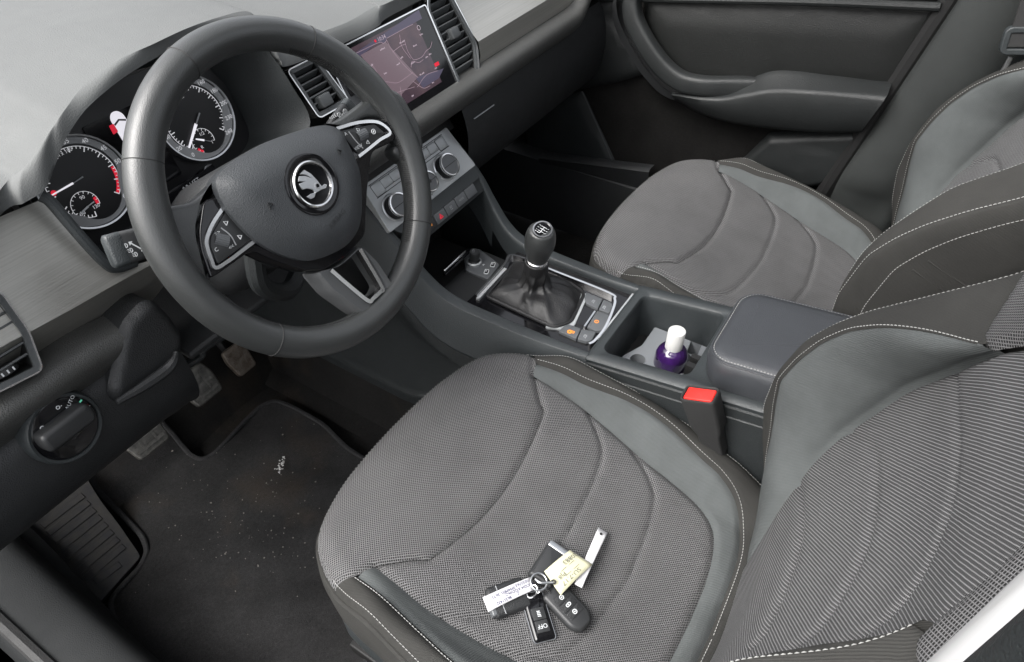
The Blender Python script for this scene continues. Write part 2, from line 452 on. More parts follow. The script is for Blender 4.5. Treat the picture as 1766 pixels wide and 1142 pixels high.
# ---------------------------------------------------------------- cabin shell
def struct(name, mb, mat, **k): o = mb.ob(name, mat, None, **k); o['kind'] = 'structure'; return o
def carpet_floor():
    rows = []
    ys = np.linspace(-.9, .62, 50)
    for y in list(ys)+[.68, .74, .82, .90, .95]:
        z0 = 0 if y < .62 else (y-.62)*1.1
        row = []
        for x in np.r_[np.linspace(-.752, -.16, 30), np.linspace(-.13, .13, 8), np.linspace(.16, .735, 30)]:
            z = z0 + .006*math.sin(x*23+y*9)*math.sin(y*17)
            if abs(x) < .15: z = max(z, .20)
            row.append((x, y, z-.004))
        rows.append(row)
    m = MB(); m.add(*loft(rows)); struct('floor', m, 'floor_carpet')
carpet_floor()
m = MB(); m.add(*boxf(WORLD, 0, .93, .45, 1.5, .03, .9)); struct('footwell_wall', m, 'floor_carpet')
# unseen overhead frame, its opening added to brighten the cabin: side rails and cross members; open to windscreen and windows
def slab(x0, x1, y0, y1):
    rr = [[(x, y, 1.235-.05*(x/.62)**4-.03*((y+.7)/1.0)**2) for x in np.linspace(x0, x1, 6)] for y in np.linspace(y0, y1, 8)]
    m.add(*loft(rr)); m.add(*loft([[(p[0], p[1], p[2]+.03) for p in r] for r in rr]))
m = MB(); slab(-.60, -.42, -1.9, .06); slab(.42, .62, -1.9, .06); slab(-.419, .419, -.10, .06); slab(-.419, .419, -1.9, -1.25); struct('unseen_roof', m, 'headliner')
# sill on the driver side: carpet edge, moulded step and seal
sill = thing('door_sill', 'moulded black sill trim along the driver door opening, lower left', 'sill trim', (-.72, .2, 0))
sec = [(-.750, .0), (-.752, .06), (-.757, .115), (-.768, .145), (-.79, .155), (-.825, .152), (-.85, .138), (-.87, .10), (-.88, -.12)]
ys = np.linspace(-.7, .95, 34)
rows = []
for y in ys:
    k = sstep(.30, .62, y)
    rows.append([(x+.02*k*(i < 5), y, z+(.09*k if i > 1 else 0)) for i, (x, z) in enumerate(cr(sec, 5))])
m = MB(); m.add(*loft(rows)); m.ob('step_panel', 'sill_plastic', sill)
m = MB(); m.add(*tube([(-.848, y, .145+.09*float(sstep(.30, .62, y))) for y in ys], .011, 8)); m.ob('seal', 'rubber', sill)

# ---------------------------------------------------------------- front seats (built once, copied for the passenger)
SX = -.3625
seat = thing('car_seat', 'grey cloth driver seat nearest the camera, with the keys lying on it', 'car seat', (SX, -.2, 0), 'front seats')
mir = lambda L: [(-a, b) for a, b in L]
E_ = cr([(.19, -.058), (.191, -.10), (.1915, -.142), (.184, -.205), (.174, -.262), (.168, -.31), (.158, -.357), (.139, -.387), (.108, -.402), (.06, -.41), (0, -.412)], 5)
S_ = cr([(.212, -.05), (.2145, -.088), (.218, -.125), (.223, -.165), (.227, -.2), (.2275, -.24), (.223, -.28), (.211, -.327), (.200, -.37), (.182, -.406), (.148, -.426), (.1, -.436), (0, -.44)], 5)
O_ = cr([(.2365, -.028), (.243, -.06), (.248, -.10), (.254, -.15), (.259, -.2), (.260, -.25), (.256, -.31), (.249, -.37), (.24, -.44), (.235, -.48)], 5)
F_ = cr([(0, .082), (.07, .080), (.12, .074), (.17, .058), (.2, .038), (.222, .006), (.2365, -.028)], 6)
T_ = cr([(0, -.123), (.05, -.121), (.09, -.116), (.13, -.108), (.1445, -.103), (.155, -.090), (.19, -.058)], 5)
OUT = [tuple(p) for p in F_[:-1]]+[tuple(p) for p in O_]; OUTL = OUT+[(-a, b) for a, b in OUT[::-1][:-1]]
ARC1 = cr([(.188, -.158), (.165, -.188), (.14, -.208), (.09, -.219), (0, -.226)], 8); ARC1 = [tuple(p) for p in ARC1]+mir(ARC1)[::-1][1:]
ARC2 = cr([(.174, -.243), (.158, -.272), (.13, -.300), (.08, -.313), (0, -.322)], 8); ARC2 = [tuple(p) for p in ARC2]+mir(ARC2)[::-1][1:]
BY = np.array([-.60, -.44, -.41, -.30, -.2, -.12, -.08, -.03, .03, .082, .10]); BZ = np.array([.26, .284, .288, .314, .338, .361, .374, .381, .378, .366, .36])
eY = np.array([p[1] for p in E_][::-1]); eX = np.array([p[0] for p in E_][::-1])
def smooth_interp(x, X, Z):
    return sum(np.interp(x+d, X, Z) for d in (-.02, -.01, 0, .01, .02))/5
def zcush(P):
    x, y = np.abs(P[:, 0]), P[:, 1]
    z = smooth_interp(y, BY, BZ)
    e = np.interp(y, eY, np.maximum(eX, .155))
    z = z+.037*sstep(0, .055, x-e)*sstep(-.02, -.11, y)*(1-.5*sstep(-.38, -.46, y))
    z = z-.010*(1-sstep(0, .17, x))*sstep(.02, -.10, y)          # sat-in dish
    z = z+.004*np.sin(P[:, 0]*21+2)*np.sin(y*17)*.5              # foam is never even
    d = dist_poly(P, OUTL); R = .030
    dd = np.clip(R-d, 0, R); z = z-(R-np.sqrt(R*R-dd*dd+1e-9))
    return z
def cushion_panel(name, outline, mat, seams, grooves=(), puff=.004, sp=.0048):
    ex = []
    for g in grooves:
        g = np.array(g); t = np.gradient(g, axis=0); t /= np.linalg.norm(t, axis=1)[:, None]; n = np.stack([-t[:, 1], t[:, 0]], 1)
        for o in (-.003, 0, .003): ex += [tuple(q) for q in g+n*o]
    P, f = cdt_patch(outline, sp, ex)
    z = zcush(P)
    for s_ in seams: z = z-.0055*np.exp(-(dist_poly(P, s_, False)/.0045)**2)
    for g in grooves: z = z-.0042*np.exp(-(dist_poly(P, g, False)/.0040)**2)
    V = np.c_[P[:, 0]+SX, P[:, 1], z]
    return ob(name, V, f, mat, seat, True, ang=60)
full = lambda L: [tuple(p) for p in L]+mir(L)[::-1][1:]
tT, tE, tS = full(T_[::-1])[::-1], full(E_), full(S_)
Tfull = mir(T_)[::-1]+[tuple(p) for p in T_][1:]                    # left to right
Efull = [tuple(p) for p in E_]+mir(E_)[::-1][1:]                    # right, rear, left
Sfull = [tuple(p) for p in S_]+mir(S_)[::-1][1:]
Ffull = mir(F_)[::-1]+[tuple(p) for p in F_][1:]                    # left to right along the front
cushion_panel('thigh_panel', Ffull+[(.212, -.05)]+Tfull[::-1]+[(-.212, -.05)], 'cushion_mesh', (Tfull, [(.2365, -.028), (.19, -.058)], [(-.2365, -.028), (-.19, -.058)]))
cushion_panel('centre_panel', Tfull+Efull[1:-1], 'cushion_mesh', (Tfull, Efull), (ARC1, ARC2))
cushion_panel('bolster_panel', Efull+Sfull[::-1], 'grey_cloth', (Efull, Sfull))
Or = [tuple(p) for p in O_]; Sr = [tuple(p) for p in S_]
cushion_panel('side_panel', Sr+[(0, -.48)]+Or[::-1], 'dark_cloth', (Sr,))
cushion_panel('side_panel', mir(Sr+[(0, -.48)]+Or[::-1]), 'dark_cloth', (mir(Sr),))
# upright skirt below the piping
zo = zcush(np.array(OUTL)); rows = []
for k, (dz, ins) in enumerate(((0, 0), (-.004, -.0035), (-.03, -.006), (-.08, -.003), (-.125, .006), (-.15, .022), (-.16, .06))):
    Q = inset(np.array(OUTL), ins if poly_area(np.array(OUTL)) > 0 else -ins) if ins else np.array(OUTL)
    zk = zo*(1-sstep(0, -.12, dz))+sstep(0, -.12, dz)*.36
    rows.append([(a+SX, b, z+dz) for (a, b), z in zip(Q, zk)])
m = MB(); m.add(*loft(rows, True)); m.ob('skirt', 'dark_cloth', seat)
m = MB(); m.add(*tube([(a+SX, b, z+.0005) for (a, b), z in zip(OUTL, zo)], .0028, 6, True)); m.ob('piping', 'dark_cloth', seat)
bs = rounded([(-.215, .03), (-.18, .055), (.18, .055), (.215, .03), (.235, -.12), (.235, -.5), (-.235, -.5), (-.235, -.12)], .03)
rows = [[(a*k+SX, b+dy, z) for a, b in bs] for z, k, dy in ((.235, .985, 0), (.20, 1.0, 0), (.12, .99, .004), (.05, .94, .0), (.03, .9, 0))]
m = MB(); m.add(*loft(rows, True, True)); m.ob('seat_base', 'plastic_mid', seat)
for sx in (-1, 1):
    m = MB(); m.add(*boxf(WORLD, SX+sx*.19, -.2, .02, .035, .50, .035)); m.ob('runner', 'black', seat, bevel=.003)
def on_cushion(L, lift=.0008):
    P = np.array(L); z = zcush(P)+lift; return np.c_[P[:, 0]+SX, P[:, 1], z]
def offs(L, d):
    P = np.array(L, float); t = np.gradient(P, axis=0); t /= np.linalg.norm(t, axis=1)[:, None]+1e-9
    return P+np.stack([-t[:, 1], t[:, 0]], 1)*d
for L in (offs(S_, .0045), [(-a, b) for a, b in offs(S_, .0045)]):
    stitches(on_cushion(L), .0046, .0034, .00075, .0007).ob('stitching', 'thread', seat, kind='stuff')
for L in (inset(np.array(OUTL), 0),):
    L = np.array([p for p in OUTL if p[1] < -.02 and p[0] > 0]); Q = np.c_[L[:, 0]-.0055, L[:, 1]]
    for s_ in (1, -1):
        stitches(on_cushion(Q*[s_, 1], .001), .0048, .0035, .00075, .0007).ob('stitching', 'thread', seat, kind='stuff')
stitches(on_cushion(np.array(Ffull)*[.985, 1]+[0, -.006], .001), .0062, .0026, .0008, .0006).ob('stitching', 'grey_thread', seat, kind='stuff')
stitches(on_cushion(Tfull, -.0042), .0042, .0026, .0013, .0014).ob('stitching', 'dark_thread', seat, kind='stuff')

# backrest: striped centre, grey bolsters standing forward, dark sides
Z_ = np.array([.22, .26, .30, .35, .40, .46, .50, .55, .60, .63, .67, .70, .735, .80, 1.0])
E_x = np.array([.10, .11, .122, .134, .147, .184, .203, .211, .215, .206, .186, .168, .145, .14, .14])
E_y = np.array([-.440, -.443, -.447, -.452, -.457, -.470, -.486, -.508, -.528, -.541, -.552, -.557, -.564, -.590, -.68])
KZ = np.array([.20, .26, .32, .37, .413, .47, .52, .565, .605, .642, .676, .702, .722, .737, .76])
K_y = np.array([-.452, -.438, -.424, -.416, -.411, -.402, -.397, -.409, -.426, -.449, -.477, -.509, -.537, -.556, -.57])
K_x = np.array([.232, .234, .235, .235, .235, .233, .231, .230, .229, .222, .204, .185, .164, .145, .13])
OZ = np.array([.20, .30, .38, .44, .50, .578, .617, .648, .68, .708, .749, .80, 1.0])
O_yz = np.array([-.450, -.428, -.40, -.389, -.391, -.412, -.436, -.462, -.497, -.527, -.571, -.603, -.69])
def si(z, X, Y): return sum(np.interp(z+d, X, Y) for d in (-.009, -.0045, 0, .0045, .009))/5
def ybase(x, z):
    y = si(z, Z_, E_y); e = si(z, Z_, E_x)
    return y-.010*(1-sstep(0, 1, np.abs(x)/(e+.02)))
ZT = .735                                                       # seam under the shoulder panel
bfr = Fr((0, -.464, .40), (1, 0, 0), (0, -math.sin(R_(20.6)), math.cos(R_(20.6))))
def barc(px):
    L = []
    for a, b in px:
        q = onplane(a, b, (0, -.464, .40), (0, math.cos(R_(20.6)), math.sin(R_(20.6)))); L.append((q[0]-SX, q[2]))
    return [tuple(p) for p in cr(L, 8)]
BARC = [barc(L) for L in (
    [(1668, 640), (1673, 700), (1672, 777), (1653, 893), (1614, 994), (1560, 1056), (1514, 1087), (1440, 1130)],
    [(1440, 735), (1483, 754), (1517, 777), (1517, 835), (1498, 932), (1459, 1021), (1417, 1091), (1370, 1130)],
    [(1380, 826), (1394, 845), (1399, 874), (1386, 951), (1336, 1087), (1310, 1125)])]
def stripes():
    right = [(float(si(z, Z_, E_x)), z) for z in np.linspace(.23, ZT, 50)]
    arch = [tuple(p) for p in cr([(float(si(ZT, Z_, E_x)), ZT), (.120, .772), (.085, .803), (.045, .824), (0, .831)], 8)]
    outl = right[:-1]+arch+[(-a, z) for a, z in arch[::-1][1:]]+[(-a, z) for a, z in right[::-1][1:]]
    ex = []
    for g in BARC:
        for o in (-.0035, 0, .0035): ex += [tuple(q) for q in offs(g, o)]
    P, f = cdt_patch(outl, .0055, ex)
    y = ybase(P[:, 0], P[:, 1])
    y = y-.006*np.exp(-(dist_poly(P, outl)/.005)**2)
    for g in BARC: y = y-.0040*np.exp(-(dist_poly(P, g, False)/.0042)**2)
    ob('back_panel', np.c_[P[:, 0]+SX, y, P[:, 1]], f, 'back_stripe', seat, True, ang=60)
    # the mesh shoulder panel above
    side = [(.162, .720), (.208, .743), (.250, .762), (.250, .80), (.245, .98)]
    outl = side+[(-a, z) for a, z in side[::-1]]+[(-a, z) for a, z in arch[:-1]]+[(a, z) for a, z in arch[::-1]]
    P, f = cdt_patch(outl, .008)
    y = ybase(P[:, 0], P[:, 1])+.010-.009*np.exp(-(dist_poly(P, outl)/.006)**2)
    ob('shoulder_panel', np.c_[P[:, 0]+SX, y, P[:, 1]], f, 'shoulder_mesh', seat, True, ang=60)
stripes()
rows = [[(SX+a, float(ybase(np.array(a), np.array(z)))-.012, z) for a in np.linspace(-.252, .252, 21)] for z in np.linspace(.62, .98, 14)]
m = MB(); m.add(*loft(rows)); m.ob('back_padding', 'dark_cloth', seat)
for s_ in (1, -1):
    rows = []; st = []; so_ = []; zs = np.linspace(.225, .737, 80); up_ = lambda z: .013*float(sstep(.42, .60, z)*(1-sstep(.675, .725, z))) if s_ < 0 else 0.0
    for z in zs:
        ex, ey, kx, ky = float(si(z, Z_, E_x)), float(si(z, Z_, E_y)), float(si(z, KZ, K_x)), float(si(z, KZ, K_y))
        ky = max(ky+up_(z), ey+.003); row = [(SX+s_*(ex-.001), ey-.012, z)]
        for t in np.linspace(0, 1, 16):
            b = math.sin(t*math.pi)*.012*min(1, (ky-ey)/.06)
            dip = .005*math.exp(-(t/.09)**2)+.003*math.exp(-((1-t)/.07)**2)
            a = np.array([ex+(kx-ex)*t, ey+(ky-ey)*t]); n = np.array([-(ky-ey), kx-ex]); n /= np.linalg.norm(n)+1e-9
            q = a+n*(b-dip)*min(1, (ky-ey)/.03)
            row.append((SX+s_*q[0], q[1], z))
        rows.append(row); st.append((SX+s_*(kx+.0035), ky+.0016, z))
    cut = len(rows) if s_ > 0 else int(np.searchsorted(zs, .685))
    m = MB(); m.add(*loft(rows[:cut])); m.ob('back_bolster', 'grey_cloth', seat, ang=60)
    if s_ < 0: m = MB(); m.add(*loft(rows[cut-1:])); m.ob('bolster_tip', 'dark_cloth', seat, ang=60)
    rows = []
    for z in np.linspace(.225, .99, 120):
        ey, oy = float(si(z, Z_, E_y)), float(si(z, OZ, O_yz))+up_(z)*.6; ox = .262
        if z < ZT: kx, ky = float(si(z, KZ, K_x)), max(float(si(z, KZ, K_y))+up_(z), ey+.004)
        else: kx, ky = min(.235, .145+(z-ZT)*3.2), ey+.001
        L = [(kx, ky-.002), (kx+.004, ky+.001), (kx+(ox-kx)*.35, ky+(oy-ky)*.30+.003), (kx+(ox-kx)*.72, ky+(oy-ky)*.7+.004), (ox-.003, oy), (ox+.003, oy-.006), (ox+.008, oy-.036), (ox+.009, oy-.09), (ox+.002, oy-.15), (ox-.03, oy-.20)]
        rows.append([(SX+s_*a, b, z) for a, b in cr(L, 4)])
    m = MB(); m.add(*loft(rows)); m.ob('back_side', 'dark_cloth', seat, ang=60)
    stitches(st[4:], .0046, .0034, .00075, .0007, (0, 1, .2)).ob('stitching', 'thread', seat, kind='stuff')
    edge = [(SX+s_*(.259), float(si(z, OZ, O_yz))+up_(z)*.6+.0012, z) for z in np.linspace(.32, .97, 90)]
    stitches(edge, .0048, .0036, .00075, .0008, (s_*.3, .9, .2)).ob('stitching', 'thread', seat, kind='stuff')
    edge = [(SX+s_*(.2705), float(si(z, OZ, O_yz))+up_(z)*.6-.037, z) for z in np.linspace(.34, .90, 80)]
    stitches(edge, .0048, .0036, .00075, .0008, (s_, .1, 0)).ob('stitching', 'thread', seat, kind='stuff')
    # a pulled seam on the outer side
    for z0, dz_, y1 in ((.50, -.035, -.15), (.585, -.05, -.17), (.605, -.05, -.17)):
        sm = [(SX+s_*(.2695+.001*math.sin(math.pi*t)-.006*t), float(si(z0, OZ, O_yz))-.045+(y1+.045)*t, z0+dz_*t) for t in np.linspace(0, 1, 16)]
        m = MB(); m.add(*tube(sm, .0026, 6)); m.ob('side_fold', 'dark_cloth', seat)
    m = MB(); m.add(*boxf(WORLD, SX+s_*.225, -.49, .235, .05, .12, .12)); m.ob('hinge_cover', 'pale_cover', seat, bevel=.012, seg=3)
rows = [[(SX+a*.25, y, z) for a in np.linspace(-1, 1, 9)] for z, y in ((.22, -.60), (.5, -.66), (.8, -.76), (1.0, -.80))]
m = MB(); m.add(*loft(rows)); m.ob('back_shell', 'plastic', seat)
pseat = dup(seat, (.3651, -.2309, 0), 'grey cloth passenger seat on the far side of the console')

# ---------------------------------------------------------------- dashboard
dash = thing('dashboard', 'grey padded dashboard with brushed trim running across the car', 'dashboard', (0, .35, .5))
pt = lambda L: [at(a, b, z=z) for a, b, z in L]
# hood and pad front edge, from the driver door to the passenger door: outer (top) line and inner (lower, rear-facing) line
L1 = [(-.82, .215, .797), (-.70, .24, .799)]+pt([(0, 328, .805), (42, 288, .818), (72, 248, .834), (93, 217, .845), (110, 192, .853), (150, 141, .864), (200, 106, .871), (230, 91, .873), (260, 78, .874), (320, 50, .874), (380, 29, .870), (428, 20, .862)])
L1 += [(-.192, .352, .842), (-.183, .342, .818)]+[at(590, 42, z=.806), at(645, 12, z=.806)]+[(.05, .335, .806), (.3, .335, .806), (.5, .335, .806), (.82, .335, .806)]
L2 = [(-.82, .225, .772), (-.70, .26, .777)]+pt([(0, 372, .784), (42, 350, .788), (78, 325, .795), (96, 283, .811), (112, 243, .829), (143, 195, .845), (182, 158, .8535), (228, 124, .8575), (285, 92, .858), (345, 68, .856), (400, 60, .8485), (455, 70, .831)])
L2 += [(-.198, .325, .805), (-.186, .326, .792)]+[at(590, 76, z=.786), at(650, 47, z=.786)]+[(.05, .335, .786), (.3, .335, .786), (.5, .335, .786), (.82, .335, .786)]
def resample(L, n):
    P = np.array(cr(L, 10)); d = np.r_[0, np.cumsum(np.linalg.norm(np.diff(P, axis=0), axis=1))]
    return np.stack([np.interp(np.linspace(0, d[-1], n), d, P[:, i]) for i in range(3)], 1)
def match(La, Lb, n=14):
    """two lines of equal control points, resampled span by span so that they stay in step"""
    return np.array(cr(La, n)), np.array(cr(Lb, n))
assert len(L1) == len(L2)
A, B = match(L1, L2)
rows = []
T_ = np.gradient(A, axis=0)
for a, b, t_ in zip(A, B, T_):
    v = b-a; hz = np.array([v[0], v[1], 0.0]); vt = np.array([0, 0, v[2]])
    row = [a+.55*(hz*math.sin(t*math.pi/2)+vt*(1-math.cos(t*math.pi/2)))+.45*v*t for t in np.linspace(0, 1, 10)]
    row.append(row[-1]+np.array([0, .012, -.004])); row.append(row[-1]+np.array([0, .03, -.004]))
    rows.append(row)
m = MB(); m.add(*loft(rows)); m.ob('hood_lip', 'dash_pad', dash, ang=70)
rows = []
for a in A:
    far = np.array([a[0]*1.0, .765-.12*(a[0]/.8)**2, .868]); mid = (a+far)/2+np.array([0, 0, .006])
    row = []
    for t in np.linspace(0, 1, 14):
        z = a[2]+(far[2]-a[2])*t+.006*math.sin(math.pi*t); row.append((a[0], a[1]+(far[1]-a[1])*t, z))
    rows.append(row)
m = MB(); m.add(*loft(rows)); m.ob('top_pad', 'dash_pad', dash, ang=70)
# windscreen edge band and demister slot at the far end of the pad
m = MB(); m.add(*tube([(x, .785-.12*(x/.8)**2, .874) for x in np.linspace(-.85, .85, 40)], .022, 8, flat=.5)); m.ob('screen_seal', 'rubber', dash)
m = MB(); m.add(*tube([at(968, 0, z=.87)*0+np.array((x, .74-.11*(x/.8)**2, .876)) for x in np.linspace(.1, .6, 20)], .004, 6, flat=.4)); m.ob('demister_slot', 'plastic_warm', dash)

# trim bands: rows of (y, z) profiles swept along x
def sweep(profs, name, mat, ang=35, parent=dash):
    """profs: list of (x, [(y,z)...])"""
    m = MB(); m.add(*loft([[(x, y, z) for y, z in p] for x, p in profs])); return m.ob(name, mat, parent, ang=ang)
# left decorative trim: upper face leans back, lower face turns under
c0_ = at(60, 568, y=.296); tl = tilted(c0_, 33); tu = Fr(c0_, (1, 0, 0), (0, -.50, .866))
crease = [(290, 440), (240, 468), (180, 501), (130, 530), (60, 568), (0, 600), (-90, 655)]
def patch(fr, px, puff, sp=.012):
    O = fr.uvs(px, 0); P, f = cdt_patch(O, sp); d = dist_poly(P, np.array(O))
    return [fr.p(a, b, puff*min(1, k/.04)) for (a, b), k in zip(P, d)], f
m = MB(); m.add(*patch(tl, [(-90, 422), (0, 374), (60, 349), (86, 340), (118, 382), (150, 419), (186, 454), (230, 458)]+crease, .0015))
m.add(*patch(tu, [(-90, 730), (0, 683), (75, 640), (130, 607), (190, 573), (262, 520), (300, 470)]+crease, .001))
m.ob('brushed_panel', 'brushed_trim', dash, ang=25)
bead = [at(70, 338, y=.335), at(86, 347, y=.330), at(118, 384, y=.318), at(150, 421, y=.306), at(180, 452, y=.297), at(200, 462, y=.295), at(232, 452, y=.297)]
m = MB(); m.add(*tube(cr(bead, 6), .0065, 10)); m.ob('trim_bead', 'plastic_mid', dash)
# knee roll below it, then the lower panel
roll = lambda y, z, s=1.0: [(y+.045, z+.010), (y+.020*s, z+.010), (y+.004, z+.004), (y-.001, z-.010), (y+.004, z-.026), (y+.014, z-.036), (y+.028, z-.040)]
def roll_line(x):                                               # height of the roll across the driver side
    return np.interp(x, [-.82, -.60, -.52, -.47, -.40], [.622, .618, .604, .575, .52])
profs = []
for x in np.linspace(-.82, -.556, 24):
    zr_ = float(roll_line(x)); yr_ = .272
    profs.append((x, cr([(yr_+.05, zr_+.010), (yr_+.016, zr_+.009), (yr_+.004, zr_+.003), (yr_, zr_-.008), (yr_+.004, zr_-.022), (yr_+.012, zr_-.036), (yr_+.02, zr_-.05)], 4)))
sweep(profs, 'knee_roll', 'plastic_warm', 60)
profs = []
for x in np.linspace(-.82, -.508, 34):
    z0 = float(roll_line(max(x, -.56)))-.036; k = float(sstep(-.55, -.46, x))
    y0 = .285+.015*k
    p = [(y0+.03, z0+.01), (y0, z0-.004), (y0-.012, z0-.03), (y0-.016, z0-.075), (y0-.002, z0-.115), (y0+.04, z0-.150), (y0+.12, z0-.165), (y0+.25, z0-.14)]
    profs.append((x, cr(p, 4)))
sweep(profs, 'lower_panel', 'plastic_lower', 60)
# column surround block with its ledge, hanging below the wheel
fr_ = Fr((-.53, .256, .55), (1, 0, 0), (0, .12, 1))
ol = rounded(fr_.uvs([(224, 566), (256, 530), (276, 524), (302, 548), (327, 582), (324, 614), (300, 655), (262, 684), (215, 706), (198, 690)]), .010)
V, f = dome(fr_, ol, .012, .012); m = MB(); m.add([v+np.array([0, .018, 0]) for v in V], f); m.add(*loft([[fr_.p(a, b, -.018) for a, b in ol], [fr_.p(a, b, -.10) for a, b in ol]], True)); m.ob('column_panel', 'plastic_lower', dash, ang=80)
lg = [at(202, 694, y=.252), at(245, 668, y=.251), at(285, 640, y=.251), at(300, 622, y=.251), at(304, 608, y=.256)]
m = MB(); m.add(*tube(cr(lg, 6), lambda t: .0035+.004*math.sin(math.pi*min(1, t*1.1)), 8)); m.ob('ledge', 'plastic_lower', dash)
m = MB(); m.add(*tube(cr([at(312, 636, y=.30), at(345, 615, y=.30), at(352, 600, y=.30), at(400, 570, y=.30)], 6), .006, 8)); m.ob('bracket', 'plastic', dash)
m = MB(); m.add(*boxf(WORLD, -.40, .36, .52, .20, .16, .012)); m.ob('knee_plate', 'plastic_lower', dash, bevel=.004)
# passenger side: bright brushed panel, lower face, roll and glovebox
xs = np.r_[np.linspace(.205, .60, 20)]
m = MB(); m.add(*loft([[(x, .380, .790) for x in xs], [(x, .350, .765) for x in xs], [(x, .312, .724) for x in xs], [(x, .286, .699) for x in xs]]))
m.add(*loft([[(x, .286, .699) for x in xs], [(x, .283, .675) for x in xs], [(x, .285, .658) for x in xs]])); m.ob('brushed_panel', 'brushed_trim', dash, ang=20)
profs = []
for x in np.r_[np.linspace(-.20, .62, 40), np.linspace(.63, .74, 8)]:
    k = float(sstep(.52, .66, x))
    profs.append((x, cr(roll(.252+.02*k, .650+.05*k), 4)))
sweep(profs, 'knee_roll', 'plastic_warm', 60)
profs = []
for x in np.linspace(.125, .74, 20):
    profs.append((x, cr([(.285, .628), (.270, .60), (.262, .55), (.272, .49), (.30, .44), (.36, .42), (.60, .40)], 4)))
sweep(profs, 'glovebox_lid', 'plastic_lower', 60)
gl = [at(818, 205, y=.263), at(835, 193, y=.263), at(852, 181, y=.263)]
m = MB(); m.add(*tube(gl, .0012, 6)); m.ob('lid_seam', 'grey_print', dash)
# end cap toward the passenger door and the dark core behind everything
m = MB(); m.add(*boxf(WORLD, .29, .63, .58, .88, .48, .32)); m.ob('core', 'black', dash)
m = MB(); m.add(*boxf(WORLD, -.50, .72, .60, .58, .30, .26)); m.ob('core', 'black', dash)
# centre stack cheeks beside the climate panel
CLF = tilted((0, .265, .53), 39)
m = MB()
m.add(*boxf(CLF, 0, .072, -.022, .262, .05, .04)); m.ob('stack_brow', 'black', dash)

# ---------------------------------------------------------------- instrument cluster
DI = tilted((-.39, .388, .748), 20)
clu = thing('instrument_cluster', 'black instrument cluster with two silver-ringed dials under the dash hood', 'dials', (-.39, .39, .68))
TA, SP = DI.uv(146, 314), DI.uv(338.5, 204)
m = MB(); m.add(*prism(DI, rounded([(-.16, -.085), (.16, -.075), (.19, .0), (.15, .075), (-.05, .085), (-.16, .05)], .03), -.035, -.012)); m.ob('back_plate', 'dial_black', clu)
# binnacle walls: from the hood's inner line back to the plate
wall_f = [DI.p(-.152, -.03, .015), DI.p(-.135, -.086, .03), DI.p(-.06, -.085, .055), DI.p(.08, -.085, .075), DI.p(.174, -.060, .095), DI.p(.186, .0, .085), DI.p(.180, .06, .07), DI.p(.15, .105, .05), DI.p(.02, .115, .03), DI.p(-.10, .10, .03), DI.p(-.152, .05, .03)]
wall_b = [DI.p(-.15, -.03, -.012), DI.p(-.13, -.072, -.012), DI.p(-.06, -.075, -.012), DI.p(.06, -.075, -.012), DI.p(.145, -.055, -.012), DI.p(.155, .0, -.012), DI.p(.15, .035, -.012), DI.p(.12, .07, -.012), DI.p(.02, .085, -.012), DI.p(-.08, .08, -.012), DI.p(-.13, .04, -.012)]
A2, B2 = cr(wall_f, 6, True), cr(wall_b, 6, True)
m = MB(); m.add(*loft([A2, [a*.5+b*.5 for a, b in zip(A2, B2)], B2], True)); m.ob('binnacle', 'plastic', clu, ang=60)
def circ(c, r, n=64, a0=0, a1=360): return [(c[0]+r*math.cos(R_(a)), c[1]+r*math.sin(R_(a))) for a in np.linspace(a0, a1, n, endpoint=(a1-a0) < 360)]
def ang_of(c, px, py): q = DI.uv(px, py); return math.degrees(math.atan2(q[1]-c[1], q[0]-c[0]))
RO = .0545
